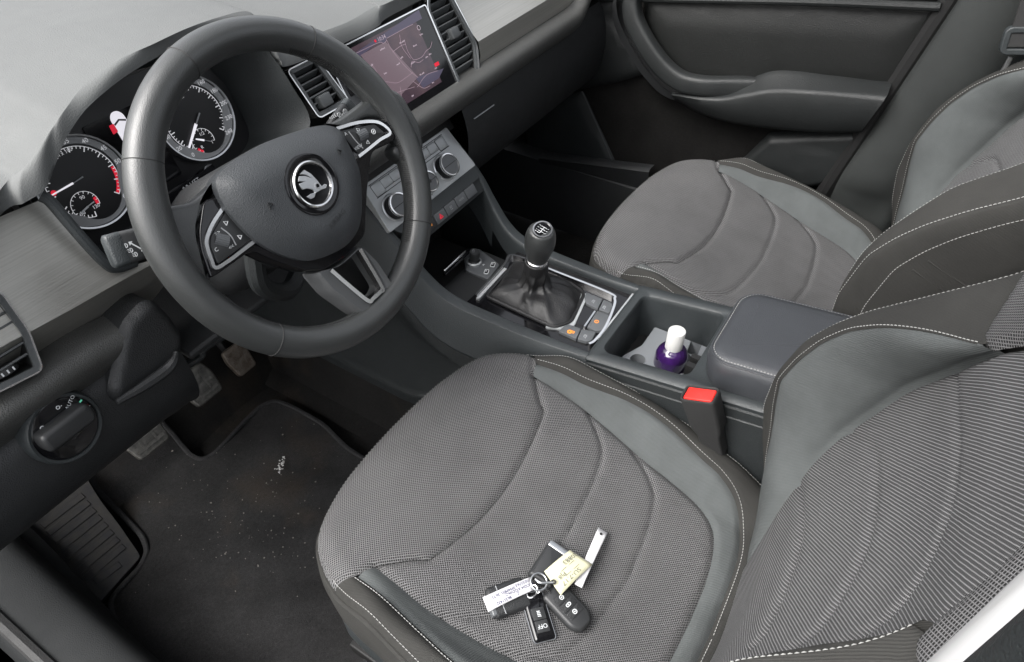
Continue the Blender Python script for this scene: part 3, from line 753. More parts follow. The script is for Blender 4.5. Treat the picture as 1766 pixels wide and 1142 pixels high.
def dial(c, subc, nums, a_first, step, lab, labpos, red=None, majors=None, needle=None, a_end=None):
    ch = MB(); ch.add(*lathe(DI.sub(*c), [(RO+.0012, -.012), (RO+.0022, -.002), (RO+.0012, .002), (RO-.0008, .0015), (RO-.001, -.012)], 64, False)); d = ch.ob('dial', 'satin_chrome', clu)
    f = MB(); f.add(*prism(DI.sub(*c), circ((0, 0), RO-.001, 64), -.013, -.004)); f.ob('dial_face', 'dial_black', d)
    # the grey band widens toward the bottom and is cut by the small gauge
    out, inn = [], []
    for a in np.linspace(0, 360, 120, endpoint=False):
        r_in = RO-.0095
        q = np.array([math.cos(R_(a)), math.sin(R_(a))])
        da = abs((a-282+180) % 360-180); r_in -= .0045*math.exp(-(max(0, da-58)/14)**2)*(da > 44) 
        if da <= 44: r_in = RO-.0095+.0035*(1-(da/44)**2)-.0045*(da/44)**2
        out.append(tuple(q*(RO-.0016))); inn.append(tuple(q*r_in))
    b = MB(); b.add(*ring2(DI.sub(*c), out, inn, -.004, -.0022)); b.ob('scale_ring', 'silver_ring', d)
    t = MB(); fr = DI.sub(*c)
    t.add(*ribbon(fr, circ((0, 0), RO-.0125, 90, a_end, a_first), .0008, -.0040, -.0035))
    n_min = (len(majors)-1)*4
    for i in range(n_min+1):
        a = a_first+(a_end-a_first)*i/n_min; big = i % 4 == 0; L = .0062 if big else .0030
        q = np.array([math.cos(R_(a)), math.sin(R_(a))]); t.add(*ribbon(fr, [q*(RO-.0125), q*(RO-.0125-L)], .0012 if big else .0008, -.0040, -.0034))
    put_text(t, lab, .0062, fr, labpos[0]-c[0], labpos[1]-c[1], -.0034)
    # small gauge
    s = (subc[0]-c[0], subc[1]-c[1]); rs = .0165
    t.add(*ribbon(fr, circ(s, rs, 50, -20, 240), .0006, -.0040, -.0034))
    for a in np.linspace(-20, 240, 13):
        q = np.array([math.cos(R_(a)), math.sin(R_(a))]); t.add(*ribbon(fr, [np.array(s)+q*rs, np.array(s)+q*(rs-.0028)], .0006, -.0040, -.0034))
    t.ob('scale_marks', 'dial_print', d, smooth=False)
    g = MB()
    for i, nm in enumerate(nums):
        a = a_first+(a_end-a_first)*majors.index(nm)/(len(majors)-1)
        rr = RO-.0058; put_text(g, nm, .0078, fr, rr*math.cos(R_(a)), rr*math.sin(R_(a)), -.0016)
    g.ob('numerals', 'dial_print', d, smooth=False)
    return d, fr, s, rs
rm = ['0', '5', '10', '15', '20', '25', '30', '35', '40', '45', '50', '55', '60']
a60, a35 = ang_of(TA, 199, 331), ang_of(TA, 112, 239)
st_ = (a60-a35)/5
TS = DI.uv(150, 354); SS = DI.uv(353, 243)
d1, f1, s1, rs1 = dial(TA, TS, rm[4:], a35-st_*7, st_, '1/min x 100', DI.uv(106, 266), majors=rm, a_end=a60)
km = ['0', '20', '40', '60', '80', '100', '120', '140', '160', '180', '200', '230', '260']
a260, a140 = ang_of(SP, 393, 226), ang_of(SP, 324, 141)
st2 = (a260-a140)/5
d2, f2, s2, rs2 = dial(SP, SS, km, a140-st2*7, st2, 'km/h', DI.uv(312, 169), majors=km, a_end=a260)
def needle(fr, c, p0, p1, w, mat, par):
    a, b = np.array(fr_uv(fr, *p0)), np.array(fr_uv(fr, *p1))
    d = b-a; n = np.array([-d[1], d[0]])/np.linalg.norm(d)
    m = MB(); m.add(*prism(fr, [tuple(a+n*w/2), tuple(a-n*w/2), tuple(b-n*w*.3), tuple(b+n*w*.3)], -.0015, -.0002)); m.ob('needle', mat, par, smooth=False)
def fr_uv(fr, px, py): return fr.uv(px, py, -.001)
needle(f1, TA, (126, 316), (89, 337), .0022, 'lit_white', d1); needle(f1, TA, (143, 305), (126, 316), .0016, 'grey_print', d1)
needle(f2, SP, (338, 214), (326, 255), .0038, 'lit_white', d2); needle(f2, SP, (344, 195), (338, 215), .0018, 'grey_print', d2)
needle(f1, TA, (152, 356), (137, 370), .0022, 'white_print', d1); needle(f1, TA, (162, 348), (150, 357), .0014, 'white_print', d1)
needle(f2, SP, (352, 242), (338, 240), .0026, 'lit_white', d2); needle(f2, SP, (364, 244), (352, 242), .001, 'grey_print', d2)
# red zones and the warning glow at the needle tip
def arcband(fr, c, r0_, r1_, a0, a1, mat, par, nm):
    m = MB(); A = circ(c, r0_, 16, a0, a1); B = circ(c, r1_, 16, a0, a1)
    m.add(*loft([[fr.p(*p, -.0037) for p in A], [fr.p(*p, -.0037) for p in B]])); m.ob(nm, mat, par, smooth=False)
arcband(f1, (0, 0), RO-.0168, RO-.0128, a60, a60-st_*1.9, 'lit_red', d1, 'red_zone')
arcband(f1, s1, rs1-.0045, rs1-.0006, -20, 15, 'lit_red', d1, 'red_zone')
arcband(f2, s2, rs2-.0045, rs2-.0006, 205, 240, 'lit_red', d2, 'red_zone')
m = MB(); m.add(*prism(f1, circ(f1.uv(93, 333, -.003), .0032, 10), -.004, -.003)); m.ob('warning_light', 'lit_red', d1, smooth=False)
g = MB()
for tx, px, py, fr in (('90', 142, 341, f1), ('130', 166, 356, f1), ('50', 143, 368, f1), ('1/2', 348, 231, f2), ('1', 366, 245, f2), ('R', 349, 254, f2)):
    put_text(g, tx, .0062, fr, *fr.uv(px, py, -.003), -.003)
g.ob('gauge_numerals', 'dial_print', clu, smooth=False)
# centre display: white car seen from above with a red marker, partly behind the rim
m = MB(); m.add(*prism(DI, rounded([(-.05, -.05), (.030, -.05), (.030, .05), (-.05, .05)], .004), -.012, -.0088)); disp = m.ob('display', 'gloss_black', clu)
cx_, cy_ = DI.uv(214, 222, -.008)
m = MB(); m.add(*prism(DI, rounded([(cx_-.010, cy_-.030), (cx_+.010, cy_-.030), (cx_+.009, cy_+.016), (cx_+.004, cy_+.022), (cx_-.004, cy_+.022), (cx_-.009, cy_+.016)], .006), -.0088, -.0080)); m.ob('car_symbol', 'lit_white', disp, smooth=False)
m = MB(); m.add(*ribbon(DI, [(cx_-.008, cy_+.008), (cx_, cy_+.0115), (cx_+.008, cy_+.008)], .0022, -.008, -.0076)); m.ob('car_window', 'dial_black', disp, smooth=False)
q = DI.uv(196, 222, -.008)
m = MB(); m.add(*prism(DI, rounded([(q[0]-.004, q[1]-.006), (q[0]+.003, q[1]-.005), (q[0]+.003, q[1]+.005), (q[0]-.003, q[1]+.005)], .001), -.0088, -.0078)); m.ob('door_marker', 'lit_red', disp, smooth=False)
# reset switch strip below the speedometer
q0, q1 = DI.uv(285, 352, .03), DI.uv(372, 292, .03)
m = MB(); m.add(*ribbon(DI, [q0, ((q0[0]+q1[0])/2, (q0[1]+q1[1])/2-.001), q1], .016, .02, .03)); rs = m.ob('reset_strip', 'gloss_black', clu)
g = MB(); q = DI.uv(330, 318, .0305); put_text(g, '0.0 / SET', .0075, DI, *q, .0306, math.atan2(q1[1]-q0[1], q1[0]-q0[0])); g.ob('lettering', 'white_print', rs, smooth=False)

# ---------------------------------------------------------------- touchscreen between the centre vents
SF = tilted((0, .274, .654), 25)
scr = thing('touchscreen', 'touchscreen with a purple night map, framed in chrome on the dash', 'touchscreen', (0, .30, .64))
tr_, br_, bl_ = SF.uv(730, 12), SF.uv(788, 150), SF.uv(700, 213)
X1, Y1, Y0 = .1215, tr_[1]+.001, .000; X0 = -.112
m = MB(); m.add(*prism(SF, rounded([(X0, Y0), (X1, Y0), (X1, Y1), (X0, Y1)], .004), -.03, .0005)); m.ob('glass', 'gloss_black', scr)
o_, i_ = rounded([(X0-.0019, Y0-.0019), (X1+.0019, Y0-.0019), (X1+.0019, Y1+.0019), (X0-.0019, Y1+.0019)], .005), rounded([(X0, Y0), (X1, Y0), (X1, Y1), (X0, Y1)], .004)
m = MB(); m.add(*ring2(SF, o_, i_, -.02, .0025)); m.ob('chrome_frame', 'chrome', scr)
mx0, my0 = SF.uv(673, 182); mx1, my1 = SF.uv(722, 17)
DX0, DX1, DY0, DY1 = -.088, SF.uv(757, 135)[0]+.002, .020, Y1-.006
m = MB(); m.add(*prism(SF, [(DX0, DY0), (DX1, DY0), (DX1, DY1), (DX0, DY1)], .0004, .0010)); mp = m.ob('map', 'screen_map', scr, smooth=False)
lp = SF.uvs([(665, 72), (721, 133), (678, 178), (640, 120), (622, 95)], .0012)
m = MB(); m.add(*prism(SF, lp, .0009, .0013)); m.ob('light_region', 'map_light', mp, smooth=False)
lp = SF.uvs([(716, 134), (765, 118), (757, 135), (730, 152)], .0012)
m = MB(); m.add(*prism(SF, lp, .0009, .0013)); m.ob('dark_region', 'map_night', mp, smooth=False)
lp = SF.uvs([(612, 92), (722, 17), (728, 32), (667, 66), (664, 74), (654, 74), (651, 72), (620, 100)], .0012)
m = MB(); m.add(*prism(SF, lp, .0009, .0012)); m.ob('header_bar', 'map_night', mp, smooth=False)
g = MB()
for L in ([(667, 70), (661, 75), (652, 74), (606, 96)], [(667, 66), (700, 48), (712, 42)], [(666, 68), (677, 88), (702, 118), (721, 134)],
          [(689, 60), (693, 80), (703, 95), (708, 101)], [(677, 90), (690, 80), (700, 76)], [(698, 72), (703, 88), (712, 102), (718, 103)], [(718, 103), (728, 98), (735, 88), (742, 82), (745, 72)],
          [(709, 116), (711, 106), (722, 108), (730, 103)], [(658, 145), (665, 141), (685, 143), (700, 134), (712, 125)], [(668, 168), (690, 158), (715, 150)], [(690, 150), (693, 168), (695, 180)],
          [(712, 140), (730, 152), (742, 148)], [(640, 110), (650, 125), (655, 145)], [(720, 150), (735, 130), (755, 122)]):
    P = cr([SF.uv(a, b, .0014) for a, b in L], 5); g.add(*ribbon(SF, P, .0007, .0012, .0015))
g.ob('roads', 'map_road', mp, smooth=False)
g = MB(); wr = SF
def scribble(mb, fr, q, n, hgt, h, mat=None, slant=.0):
    """unreadable small print: a run of letter-sized strokes"""
    for i in range(n):
        x = q[0]+(i-n/2)*hgt*.62; k = hgt*(.5+.5*random.random())
        mb.add(*ribbon(fr, [(x, q[1]-hgt/2), (x+slant*hgt, q[1]-hgt/2+k)], hgt*.22, h, h+.0003))
        if random.random() < .6: mb.add(*ribbon(fr, [(x, q[1]-hgt/2+k*.5), (x+hgt*.4, q[1]-hgt/2+k*(.3+.5*random.random()))], hgt*.2, h, h+.0003))
put_text(g, '10:34', .0085, SF, *SF.uv(658, 66, .0014), .0016)
for n_, px, py in ((7, 660, 84), (8, 694, 72), (6, 716, 78), (4, 693, 99), (6, 640, 113), (4, 665, 126), (5, 687, 110), (6, 712, 108), (4, 736, 98), (8, 672, 158), (3, 712, 165), (7, 728, 127), (5, 727, 59), (4, 752, 117), (4, 742, 93), (3, 747, 142)):
    scribble(g, SF, SF.uv(px, py, .0014), n_, .0027, .0013)
P = circ(SF.uv(722, 48, .0014), .0035, 20); g.add(*ribbon(SF, P+[P[0]], .0008, .0013, .0016))
g.ob('map_lettering', 'map_text', mp, smooth=False)
m = MB(); m.add(*prism(SF, circ(SF.uv(647, 71, .001), .0022, 8), .001, .0016)); m.add(*prism(SF, [(a, b) for a, b in rounded([SF.uv(748, 110), SF.uv(755, 106), SF.uv(757, 112), SF.uv(750, 116)], .001)], .001, .0014)); m.ob('red_marks', 'lit_red', mp, smooth=False)

# ---------------------------------------------------------------- air vents
def vent(name, label, fr, outline, n_slats, lo, hi, tabpos=None, wheel=None, tilt=.5, group=None, depth=.035):
    """outline (frame coords); slats run along x between outline's sides from height lo to hi"""
    c = np.mean(np.array(outline), 0); v = thing('air_vent', label, 'air vent', fr.p(c[0], c[1], 0), group)
    P = np.array(outline); P = P if poly_area(P) > 0 else P[::-1]
    O = rounded(P, .008); I = inset(O, .0017); J = inset(O, .0075)
    m = MB(); m.add(*ring2(fr, O, I, -.012, .0028)); m.ob('chrome_frame', 'chrome', v, ang=50)
    m = MB(); m.add(*ring2(fr, inset(O, .0016), J, -.02, .0015)); m.ob('surround', 'vent_grey', v)
    m = MB(); m.add(*loft([[fr.p(a, b, -.004) for a, b in J], [fr.p(a, b, -depth) for a, b in inset(J, .002)]], True)); m.add(*prism(fr, inset(O, .004), -depth-.004, -depth)); m.ob('duct', 'black', v)
    def xr(y):
        xs = []
        for a, b in zip(J, np.roll(J, -1, 0)):
            if (a[1] > y) != (b[1] > y): xs.append(a[0]+(y-a[1])/(b[1]-a[1])*(b[0]-a[0]))
        return (min(xs), max(xs)) if len(xs) > 1 else None
    for i in range(n_slats):
        y = lo+(hi-lo)*i/(n_slats-1); r = xr(y)
        if r is None: continue
        f2 = Fr(fr.p((r[0]+r[1])/2, y, -.010), fr.x, fr.y*math.cos(-tilt)+fr.z*math.sin(-tilt))
        w = (r[1]-r[0])
        sect = [(-.0012, -.008), (.0012, -.008), (.0017, .004), (.0010, .0075), (-.0010, .0075), (-.0017, .004)]
        rows = [[f2.p(-w/2+w*t, a, b) for a, b in sect] for t in (0, .5, 1)]
        m = MB(); m.add(*loft(rows, True, True)); m.ob('slat', 'vent_grey', v, ang=50)
    if tabpos is not None:
        m = MB(); m.add(*prism(fr.sub(tabpos[0], tabpos[1], 0), rounded([(-.011, -.009), (.011, -.009), (.011, .009), (-.011, .009)], .003), -.012, .005, .002, 3)); m.ob('tab', 'vent_grey', v)
    if wheel is not None:
        q = fr.sub(wheel[0], wheel[1], -.006); rows = []
        ax_ = Fr(q.p(0, 0, -.008), q.y, q.z)                    # axle along the frame's y
        rows = [[ax_.p(0, 0, 0)+ax_.x*h+(q.x*math.cos(a)+q.z*math.sin(a))*rr for a in np.linspace(0, 2*math.pi, 28, endpoint=False)] for h, rr in ((-.004, .013), (-.003, .014), (.003, .014), (.004, .013))]
        m = MB(); m.add(*loft(rows, True, True)); w_ = m.ob('thumbwheel', 'switch_black', v)
        g = MB()
        for dx in (-.006, 0, .006): g.add(*boxf(q, dx, 0, .0062, .0016, .004, .0006))
        g.ob('wheel_mark', 'white_print', w_, smooth=False)
    return v
vo = SF.uvs([(492, 122), (548, 205), (608, 165), (560, 90)], 0)
vl = [SF.uv(492, 122), SF.uv(549, 206)]; wd = .066
outl = [vl[0], vl[1], (vl[1][0]+wd, vl[1][1]-.001), (vl[0][0]+wd-.008, vl[0][1])]
vent('air_vent', 'chrome-edged air vent seen through the steering wheel, left of the touchscreen', SF, outl, 6, vl[1][1]+.016, vl[0][1]-.010, (vl[1][0]+.026, vl[1][1]+.018), group='dash air vents')
outr = [SF.uv(735, 16), SF.uv(792, 150), SF.uv(797, 151), SF.uv(827, 130), SF.uv(822, 75), SF.uv(775, -14), SF.uv(735, -8)]
vent('air_vent', 'chrome-edged air vent right of the touchscreen with a square grey tab', SF, outr, 11, SF.uv(800, 118)[1], SF.uv(745, -2)[1], SF.uv(783, 57), SF.uv(807, 132), tilt=.7, group='dash air vents')
# driver's outer vent on the left trim
VF = Fr(at(40, 640, y=.283), (1, 0, -.02), (0, .42, 1))
ov = VF.uvs([(75, 638), (50, 570), (0, 500), (-60, 520), (-70, 640), (-60, 700), (0, 676)])
vent('air_vent', 'driver air vent cut by the left photo edge, with a thumbwheel', VF, ov, 6, VF.uv(20, 640)[1]+.004, VF.uv(0, 520)[1]-.002, None, VF.uv(14, 641), tilt=.3, group='dash air vents')
# buttons column beside the left centre vent
bt = thing('button_strip', 'column of black glossy buttons beside the touchscreen, behind the wheel rim', 'buttons', SF.p(-.112, .06, 0))
bx = vl[1][0]+wd+.006
m = MB(); m.add(*prism(SF, rounded([(bx-.003, vl[1][1]-.002), (bx+.022, vl[1][1]-.002), (bx+.018, vl[1][1]+.078), (bx-.005, vl[1][1]+.078)], .003), -.02, -.001)); m.ob('backing', 'black', bt)
for i in range(3):
    y0 = vl[1][1]+.004+i*.0235; dx = -.007*(i/5)
    m = MB(); m.add(*prism(SF, rounded([(bx+dx, y0), (bx+dx+.0195, y0), (bx+dx+.018, y0+.021), (bx+dx-.0015, y0+.021)], .0015), -.012, .0012, .0008, 2)); b = m.ob('button', 'gloss_black', bt)
    g = MB()
    s_ = ['vol', 'pwr', 'menu', 'nav', 'tel'][i]
    cx_, cy_ = bx+dx+.0095, y0+.0105
    if i < 3:
        g.add(*prism(SF, [(cx_-.0035, cy_-.0012), (cx_-.001, cy_-.0012), (cx_+.001, cy_-.003), (cx_+.001, cy_+.003), (cx_-.001, cy_+.0012), (cx_-.0035, cy_+.0012)], .0012, .0016)); g.add(*ribbon(SF, circ((cx_+.001, cy_), .003, 8, -50, 50), .0006, .0012, .0016))
    else: g.add(*ribbon(SF, circ((cx_, cy_), .003, 12, 0, 350), .0007, .0012, .0016))
    g.ob('symbol', 'white_print', b, smooth=False)

# ---------------------------------------------------------------- climate panel
cli = thing('climate_panel', 'silver climate control panel with three round knobs, behind the wheel rim', 'control panel', CLF.p(0, -.03, -.02))
c4 = [CLF.uv(628, 322), CLF.uv(766, 224), CLF.uv(797, 280), CLF.uv(664, 383)]
m = MB(); m.add(*prism(CLF, rounded([(-.121, .056), (-.128, -.030), (.121, -.030), (.111, .056)][::-1], .004), -.02, .001)); m.ob('upper_face', 'silver_face', cli, bevel=.001)
m = MB(); m.add(*prism(CLF, rounded([(-.117, -.0305), (.119, -.0305), (.112, -.052), (-.100, -.052)], .004), -.022, -.001)); m.ob('lower_face', 'plastic_mid', cli)
def cap(fr, c, w, h, mat, par, nm='button', r=.002, top=.0022, base=-.004): 
    m = MB(); m.add(*prism(fr, rrect(w, h, r, 3, *c), base, top, .0008, 2)); return m.ob(nm, mat, par)
for i, x in enumerate((-.096, -.073, -.050, -.027, .008, .031, .054, .078)):
    tall = i in (0, 7); m = MB(); m.add(*prism(CLF, rrect(.0238, (.021 if tall else .016)+.0014, .0028, 3, x, .038-(0 if tall else -.002)), -.002, .0013)); m.ob('button_gap', 'black', cli); cap(CLF, (x, .038-(0 if tall else -.002)), .0225, .021 if tall else .016, 'silver_face', cli, r=.0025, top=.0022)
m = MB()
for a in ((-.108, .026, .036, .026), ):
    pass
for x0, x1 in ((-.109, -.015), (-.004, .091)):
    m.add(*ribbon(CLF, [(x0, .0265), (x1, .0265)], .0012, .0008, .0014)); m.add(*ribbon(CLF, [(x0, .0505), (x1, .0505)], .0012, .0008, .0014))
m.ob('gap_line', 'black', cli, smooth=False)
for px, py, lab in ((690, 352, 0), (741, 312, 1), (776, 283, 2)):
    cx_, cy_ = CLF.uv(px, py, .018); fr = CLF.sub(cx_, cy_-.0005, 0); R0 = .0205 if lab != 1 else .0185
    base = MB(); base.add(*lathe(fr, [(R0+.004, -.006), (R0+.004, .0015), (R0+.0025, .0022), (R0+.0015, -.002)], 40, False)); kb = base.ob('knob', 'satin_chrome', cli)
    m = MB(); m.add(*lathe(fr, [(R0, -.004), (R0, .015), (R0-.0006, .0165)], 40)); m.ob('knob_barrel', 'gloss_black', kb)
    m = MB(); m.add(*lathe(fr, [(R0+.0003, .0145), (R0+.0008, .0165), (R0, .0188), (R0-.0022, .0192), (R0-.003, .0165)], 40, False)); m.ob('knob_rim', 'chrome', kb)
    m = MB(); m.add(*lathe(fr, [(R0-.0026, .0145), (R0-.0028, .0175), (R0-.0045, .0180)], 40)); m.ob('knob_cap', 'button_grey', kb)
    m = MB(); m.add(*ribbon(fr, [(-(R0-.004), 0), (R0-.004, 0)], .0012, .0178, .0183)); 
    if lab == 1: m.add(*lathe(fr, [(.0032, .0175), (.0032, .0186), (.0018, .0187)], 16))
    m.ob('knob_split', 'black', kb, smooth=False)
cap(CLF, CLF.uv(759, 300, .002), .013, .013, 'silver_face', cli, r=.0015); cap(CLF, (-.040, -.012), .013, .013, 'silver_face', cli, r=.0015)
# row of key switches under the panel
KF = tilted(CLF.p(0, -.052, -.002), 30)
key = MB(); key.add(*prism(KF, rounded([(-.112, -.026), (.112, -.026), (.118, .0), (-.112, .0)], .004), -.025, -.0035)); key.ob('switch_row', 'plastic', cli)
xs = np.linspace(-.110, .1145, 9); syms = ['', '', '', '', 'o', 'r', 'w', 'w', '']
qk = [KF.uv(732, 372), KF.uv(754, 357), KF.uv(772, 341), KF.uv(788, 327), KF.uv(803, 314)]
pitch = (qk[4][0]-qk[0][0])/4
for i in range(9):
    x = qk[4][0]-pitch*(8-i) if True else 0
    if x < -.10: continue
    b = cap(KF, (x, -.010), pitch*.93, .0185, 'button_grey' if i > 4 else 'switch_black', cli, 'key_switch', .001, .0015, -.006)
    g = MB()
    if i == 5:
        T = [(x-.0045, -.0135), (x+.0045, -.0135), (x, -.0055)]; g.add(*ribbon(KF, T+[T[0]], .0011, .0015, .0019)); T = [(x-.0022, -.0122), (x+.0022, -.0122), (x, -.0082)]; g.add(*ribbon(KF, T+[T[0]], .0009, .0015, .0019)); g.ob('symbol', 'lit_red', b, smooth=False)
    elif i == 4:
        P = circ((x+.001, -.008), .0022, 12); g.add(*ribbon(KF, P+[P[0]], .001, .0015, .0019)); g.add(*ribbon(KF, [(x-.002, -.013), (x, -.011), (x-.004, -.011)], .001, .0015, .0019)); g.add(*ribbon(KF, [(x+.002, -.013), (x+.004, -.010)], .001, .0015, .0019)); g.ob('symbol', 'lit_orange', b, smooth=False)
    elif i == 6:
        g.add(*ribbon(KF, rrect(.005, .006, .001, 2, x, -.010), .0007, .0015, .0019)); g.add(*ribbon(KF, [(x-.0025, -.0095), (x+.0025, -.0095)], .0007, .0015, .0019)); g.ob('symbol', 'grey_print', b, smooth=False)
    elif i == 7:
        put_text(g, 'MODE', .0048, KF, x, -.010, .0018); g.ob('symbol', 'grey_print', b, smooth=False)

# ---------------------------------------------------------------- rotary light switch
LF = Fr(at(113, 738, y=.268), (1, .12, .04), (-.02, .28, 1))
lsw = thing('light_switch', 'round black rotary headlight switch on the lower left of the dash', 'light switch', LF.o)
def ell_r():
    a, b = LF.uv(62, 772), LF.uv(165, 688); return math.hypot(a[0]-b[0], a[1]-b[1])/2
RL = .93*max(.030, min(.040, ell_r()))
m = MB(); m.add(*lathe(LF, [(RL+.006, -.03), (RL+.0055, -.002), (RL+.003, .0025), (RL, .002), (RL-.001, -.001)], 56)); m.ob('bezel', 'plastic_mid', lsw)
m = MB(); m.add(*lathe(LF, [(RL-.0005, -.01), (RL-.0008, .0008), (RL-.003, .0016)], 56)); m.ob('face', 'gloss_black', lsw)
p0, p1 = np.array(LF.uv(86, 758, .012)), np.array(LF.uv(146, 712, .012)); c_ = (p0+p1)/2; d_ = p1-p0; an = math.atan2(d_[1], d_[0])
kf = LF.sub(c_[0], c_[1], 0, an)
m = MB(); m.add(*prism(kf, rounded([(-.031, -.0120), (.027, -.0130), (.031, 0), (.027, .0130), (-.031, .0120), (-.033, 0)], .006), 0, .022, .006, 5)); kn = m.ob('knob', 'switch_black', lsw, ang=60)
m = MB(); m.add(*boxf(kf, .016, -.0123, .014, .010, .0016, .0020)); m.ob('pointer', 'white_print', kn)
g = MB(); lf2 = LF
put_text(g, 'AUTO', .0062, LF, *LF.uv(121, 694, .002), .0022, .45)
for px, py in ((100, 703), (149, 703), (73, 738), (72, 752)):
    q = LF.uv(px, py, .002); P = circ(q, .0019, 12); g.add(*ribbon(LF, P+[P[0]], .0008, .0014, .0024)); g.add(*ribbon(LF, [(q[0]+.003, q[1]-.001), (q[0]+.0045, q[1]-.001)], .0006, .0014, .0024))
g.ob('symbols', 'white_print', lsw, smooth=False)
g = MB(); q = LF.uv(137, 695, .002); g.add(*ribbon(LF, [(q[0]-.004, q[1]-.001), (q[0]+.004, q[1]+.001)], .0016, .0014, .0024)); g.ob('lamp_symbol', 'lit_green', lsw, smooth=False)
g = MB(); q = kf.uv(110, 752, .016)
sunf = Fr(kf.p(q[0]*.55+.0, -.0115, .011), kf.x, kf.z)
for a in range(0, 360, 60): g.add(*ribbon(sunf, [(.0012*math.cos(R_(a)), .0012*math.sin(R_(a))), (.0032*math.cos(R_(a)), .0032*math.sin(R_(a)))], .0008, .0, .0006))
g.ob('dimmer_symbol', 'white_print', kn, smooth=False)

# ---------------------------------------------------------------- steering wheel
WC = np.array([-.3742, .1236, .7620]); WT = tilted(WC, 26.7)
whl = thing('steering_wheel', 'black leather steering wheel with a winged-arrow badge at its centre', 'steering wheel', WC)
RR, RT_ = .1690, .0178
rows = []
for a in np.linspace(0, 2*math.pi, 160, endpoint=False):
    d = WT.x*math.cos(a)+WT.y*math.sin(a); row = []
    deg = math.degrees(a) % 360
    k = sum(math.exp(-((((deg-c+180) % 360)-180)/13)**2) for c in (22, 158))      # thumb rests
    for q in np.linspace(0, 2*math.pi, 28, endpoint=False):
        r = RT_*(1+.10*k*max(0, -math.cos(q)))
        row.append(WC+d*(RR+r*math.cos(q))+WT.z*r*1.04*math.sin(q))
    rows.append(row)
rows.append(rows[0])
m = MB(); m.add(*loft(rows, True)); rim = m.ob('rim', 'leather', whl, ang=80)
# leather joints: thin sunk seams round the rim
for ang in (105, 143, 222, 318, 52):
    a = R_(ang); d = WT.x*math.cos(a)+WT.y*math.sin(a)
    P = [WC+d*(RR+(RT_+.0001)*math.cos(q))+WT.z*(RT_+.0001)*1.04*math.sin(q) for q in np.linspace(0, 2*math.pi, 36, endpoint=False)]
    m = MB(); m.add(*tube(P, .0006, 5, True)); m.ob('leather_seam', 'dark_thread', rim)
# laced stitching along the inner edge
g = MB()
for ang in np.arange(-52, 62, .95):
    a = R_(ang); d = WT.x*math.cos(a)+WT.y*math.sin(a); t = -WT.x*math.sin(a)+WT.y*math.cos(a)
    q = R_(150); q2 = R_(176)
    p = WC+d*(RR+(RT_+.0004)*math.cos(q))+WT.z*(RT_+.0004)*1.04*math.sin(q)
    p2 = WC+d*(RR+(RT_+.0004)*math.cos(q2))+WT.z*(RT_+.0004)*1.04*math.sin(q2)+t*.0014*(1 if int(ang*2) % 2 else -1)
    g.add(*tube([p, (p+p2)/2+(-d*.0004+WT.z*.0004), p2], .00062, 4))
for ang in np.arange(195, 262, .95):
    a = R_(ang); d = WT.x*math.cos(a)+WT.y*math.sin(a); t = -WT.x*math.sin(a)+WT.y*math.cos(a)
    q = R_(160); p = WC+d*(RR+(RT_+.0003)*math.cos(q))+WT.z*(RT_+.0003)*math.sin(q); g.add(*tube([p-t*.0011, p+t*.0011], .0005, 4))
g.ob('lacing', 'dark_thread', rim, kind='stuff')
# airbag cover: a domed shield
HB = .020
pad = [(376, 312), (398, 284), (430, 262), (470, 242), (515, 226), (560, 215), (588, 222), (602, 243), (616, 272), (625, 300), (628, 345), (626, 378), (618, 402), (598, 425), (565, 442), (535, 449), (505, 444), (470, 430), (438, 408), (412, 382), (388, 350)]
PP = np.array(WT.uvs(pad, HB)); PP = np.array([tuple(p) for p in cr([tuple(p) for p in PP], 6, True)])
if poly_area(PP) < 0: PP = PP[::-1]
P, f = cdt_patch([tuple(p) for p in PP], .0055)
d = dist_poly(P, PP); dm = d.max()
h = HB-.004+.019*(1-(1-np.clip(d/.040, 0, 1))**2.4)
cbadge = np.array(WT.uv(540, 318, .036)); rb = np.hypot(*(P-cbadge).T)
m = MB(); m.add([WT.p(a, b, c) for (a, b), c in zip(P, h)], f)
n0 = len(PP); rows = [[WT.p(a, b, HB-.004) for a, b in PP], [WT.p(a, b, HB-.008) for a, b in inset(PP, -.0004)], [WT.p(a, b, -.01) for a, b in inset(PP, .002)]]
m.add(*loft(rows, True)); abg = m.ob('airbag_cover', 'airbag_skin', whl, ang=70)
g = MB()
hc = HB+.0152
for px, py in ((466, 354), (586, 262)):
    q = np.array(WT.uv(px, py, hc)); g.add(*ribbon(WT.sub(q[0], q[1], 0, .3), [(-.003, -.003), (0, .0035), (.003, -.001), (-.001, -.0015)], .0008, hc-.002, hc+.0004))
q = WT.uv(581, 378, hc-.001); put_text(g, 'AIRBAG', .0085, WT, *q, hc+.0003, .25); g.ob('moulded_marks', 'plastic_lower', abg, smooth=False)
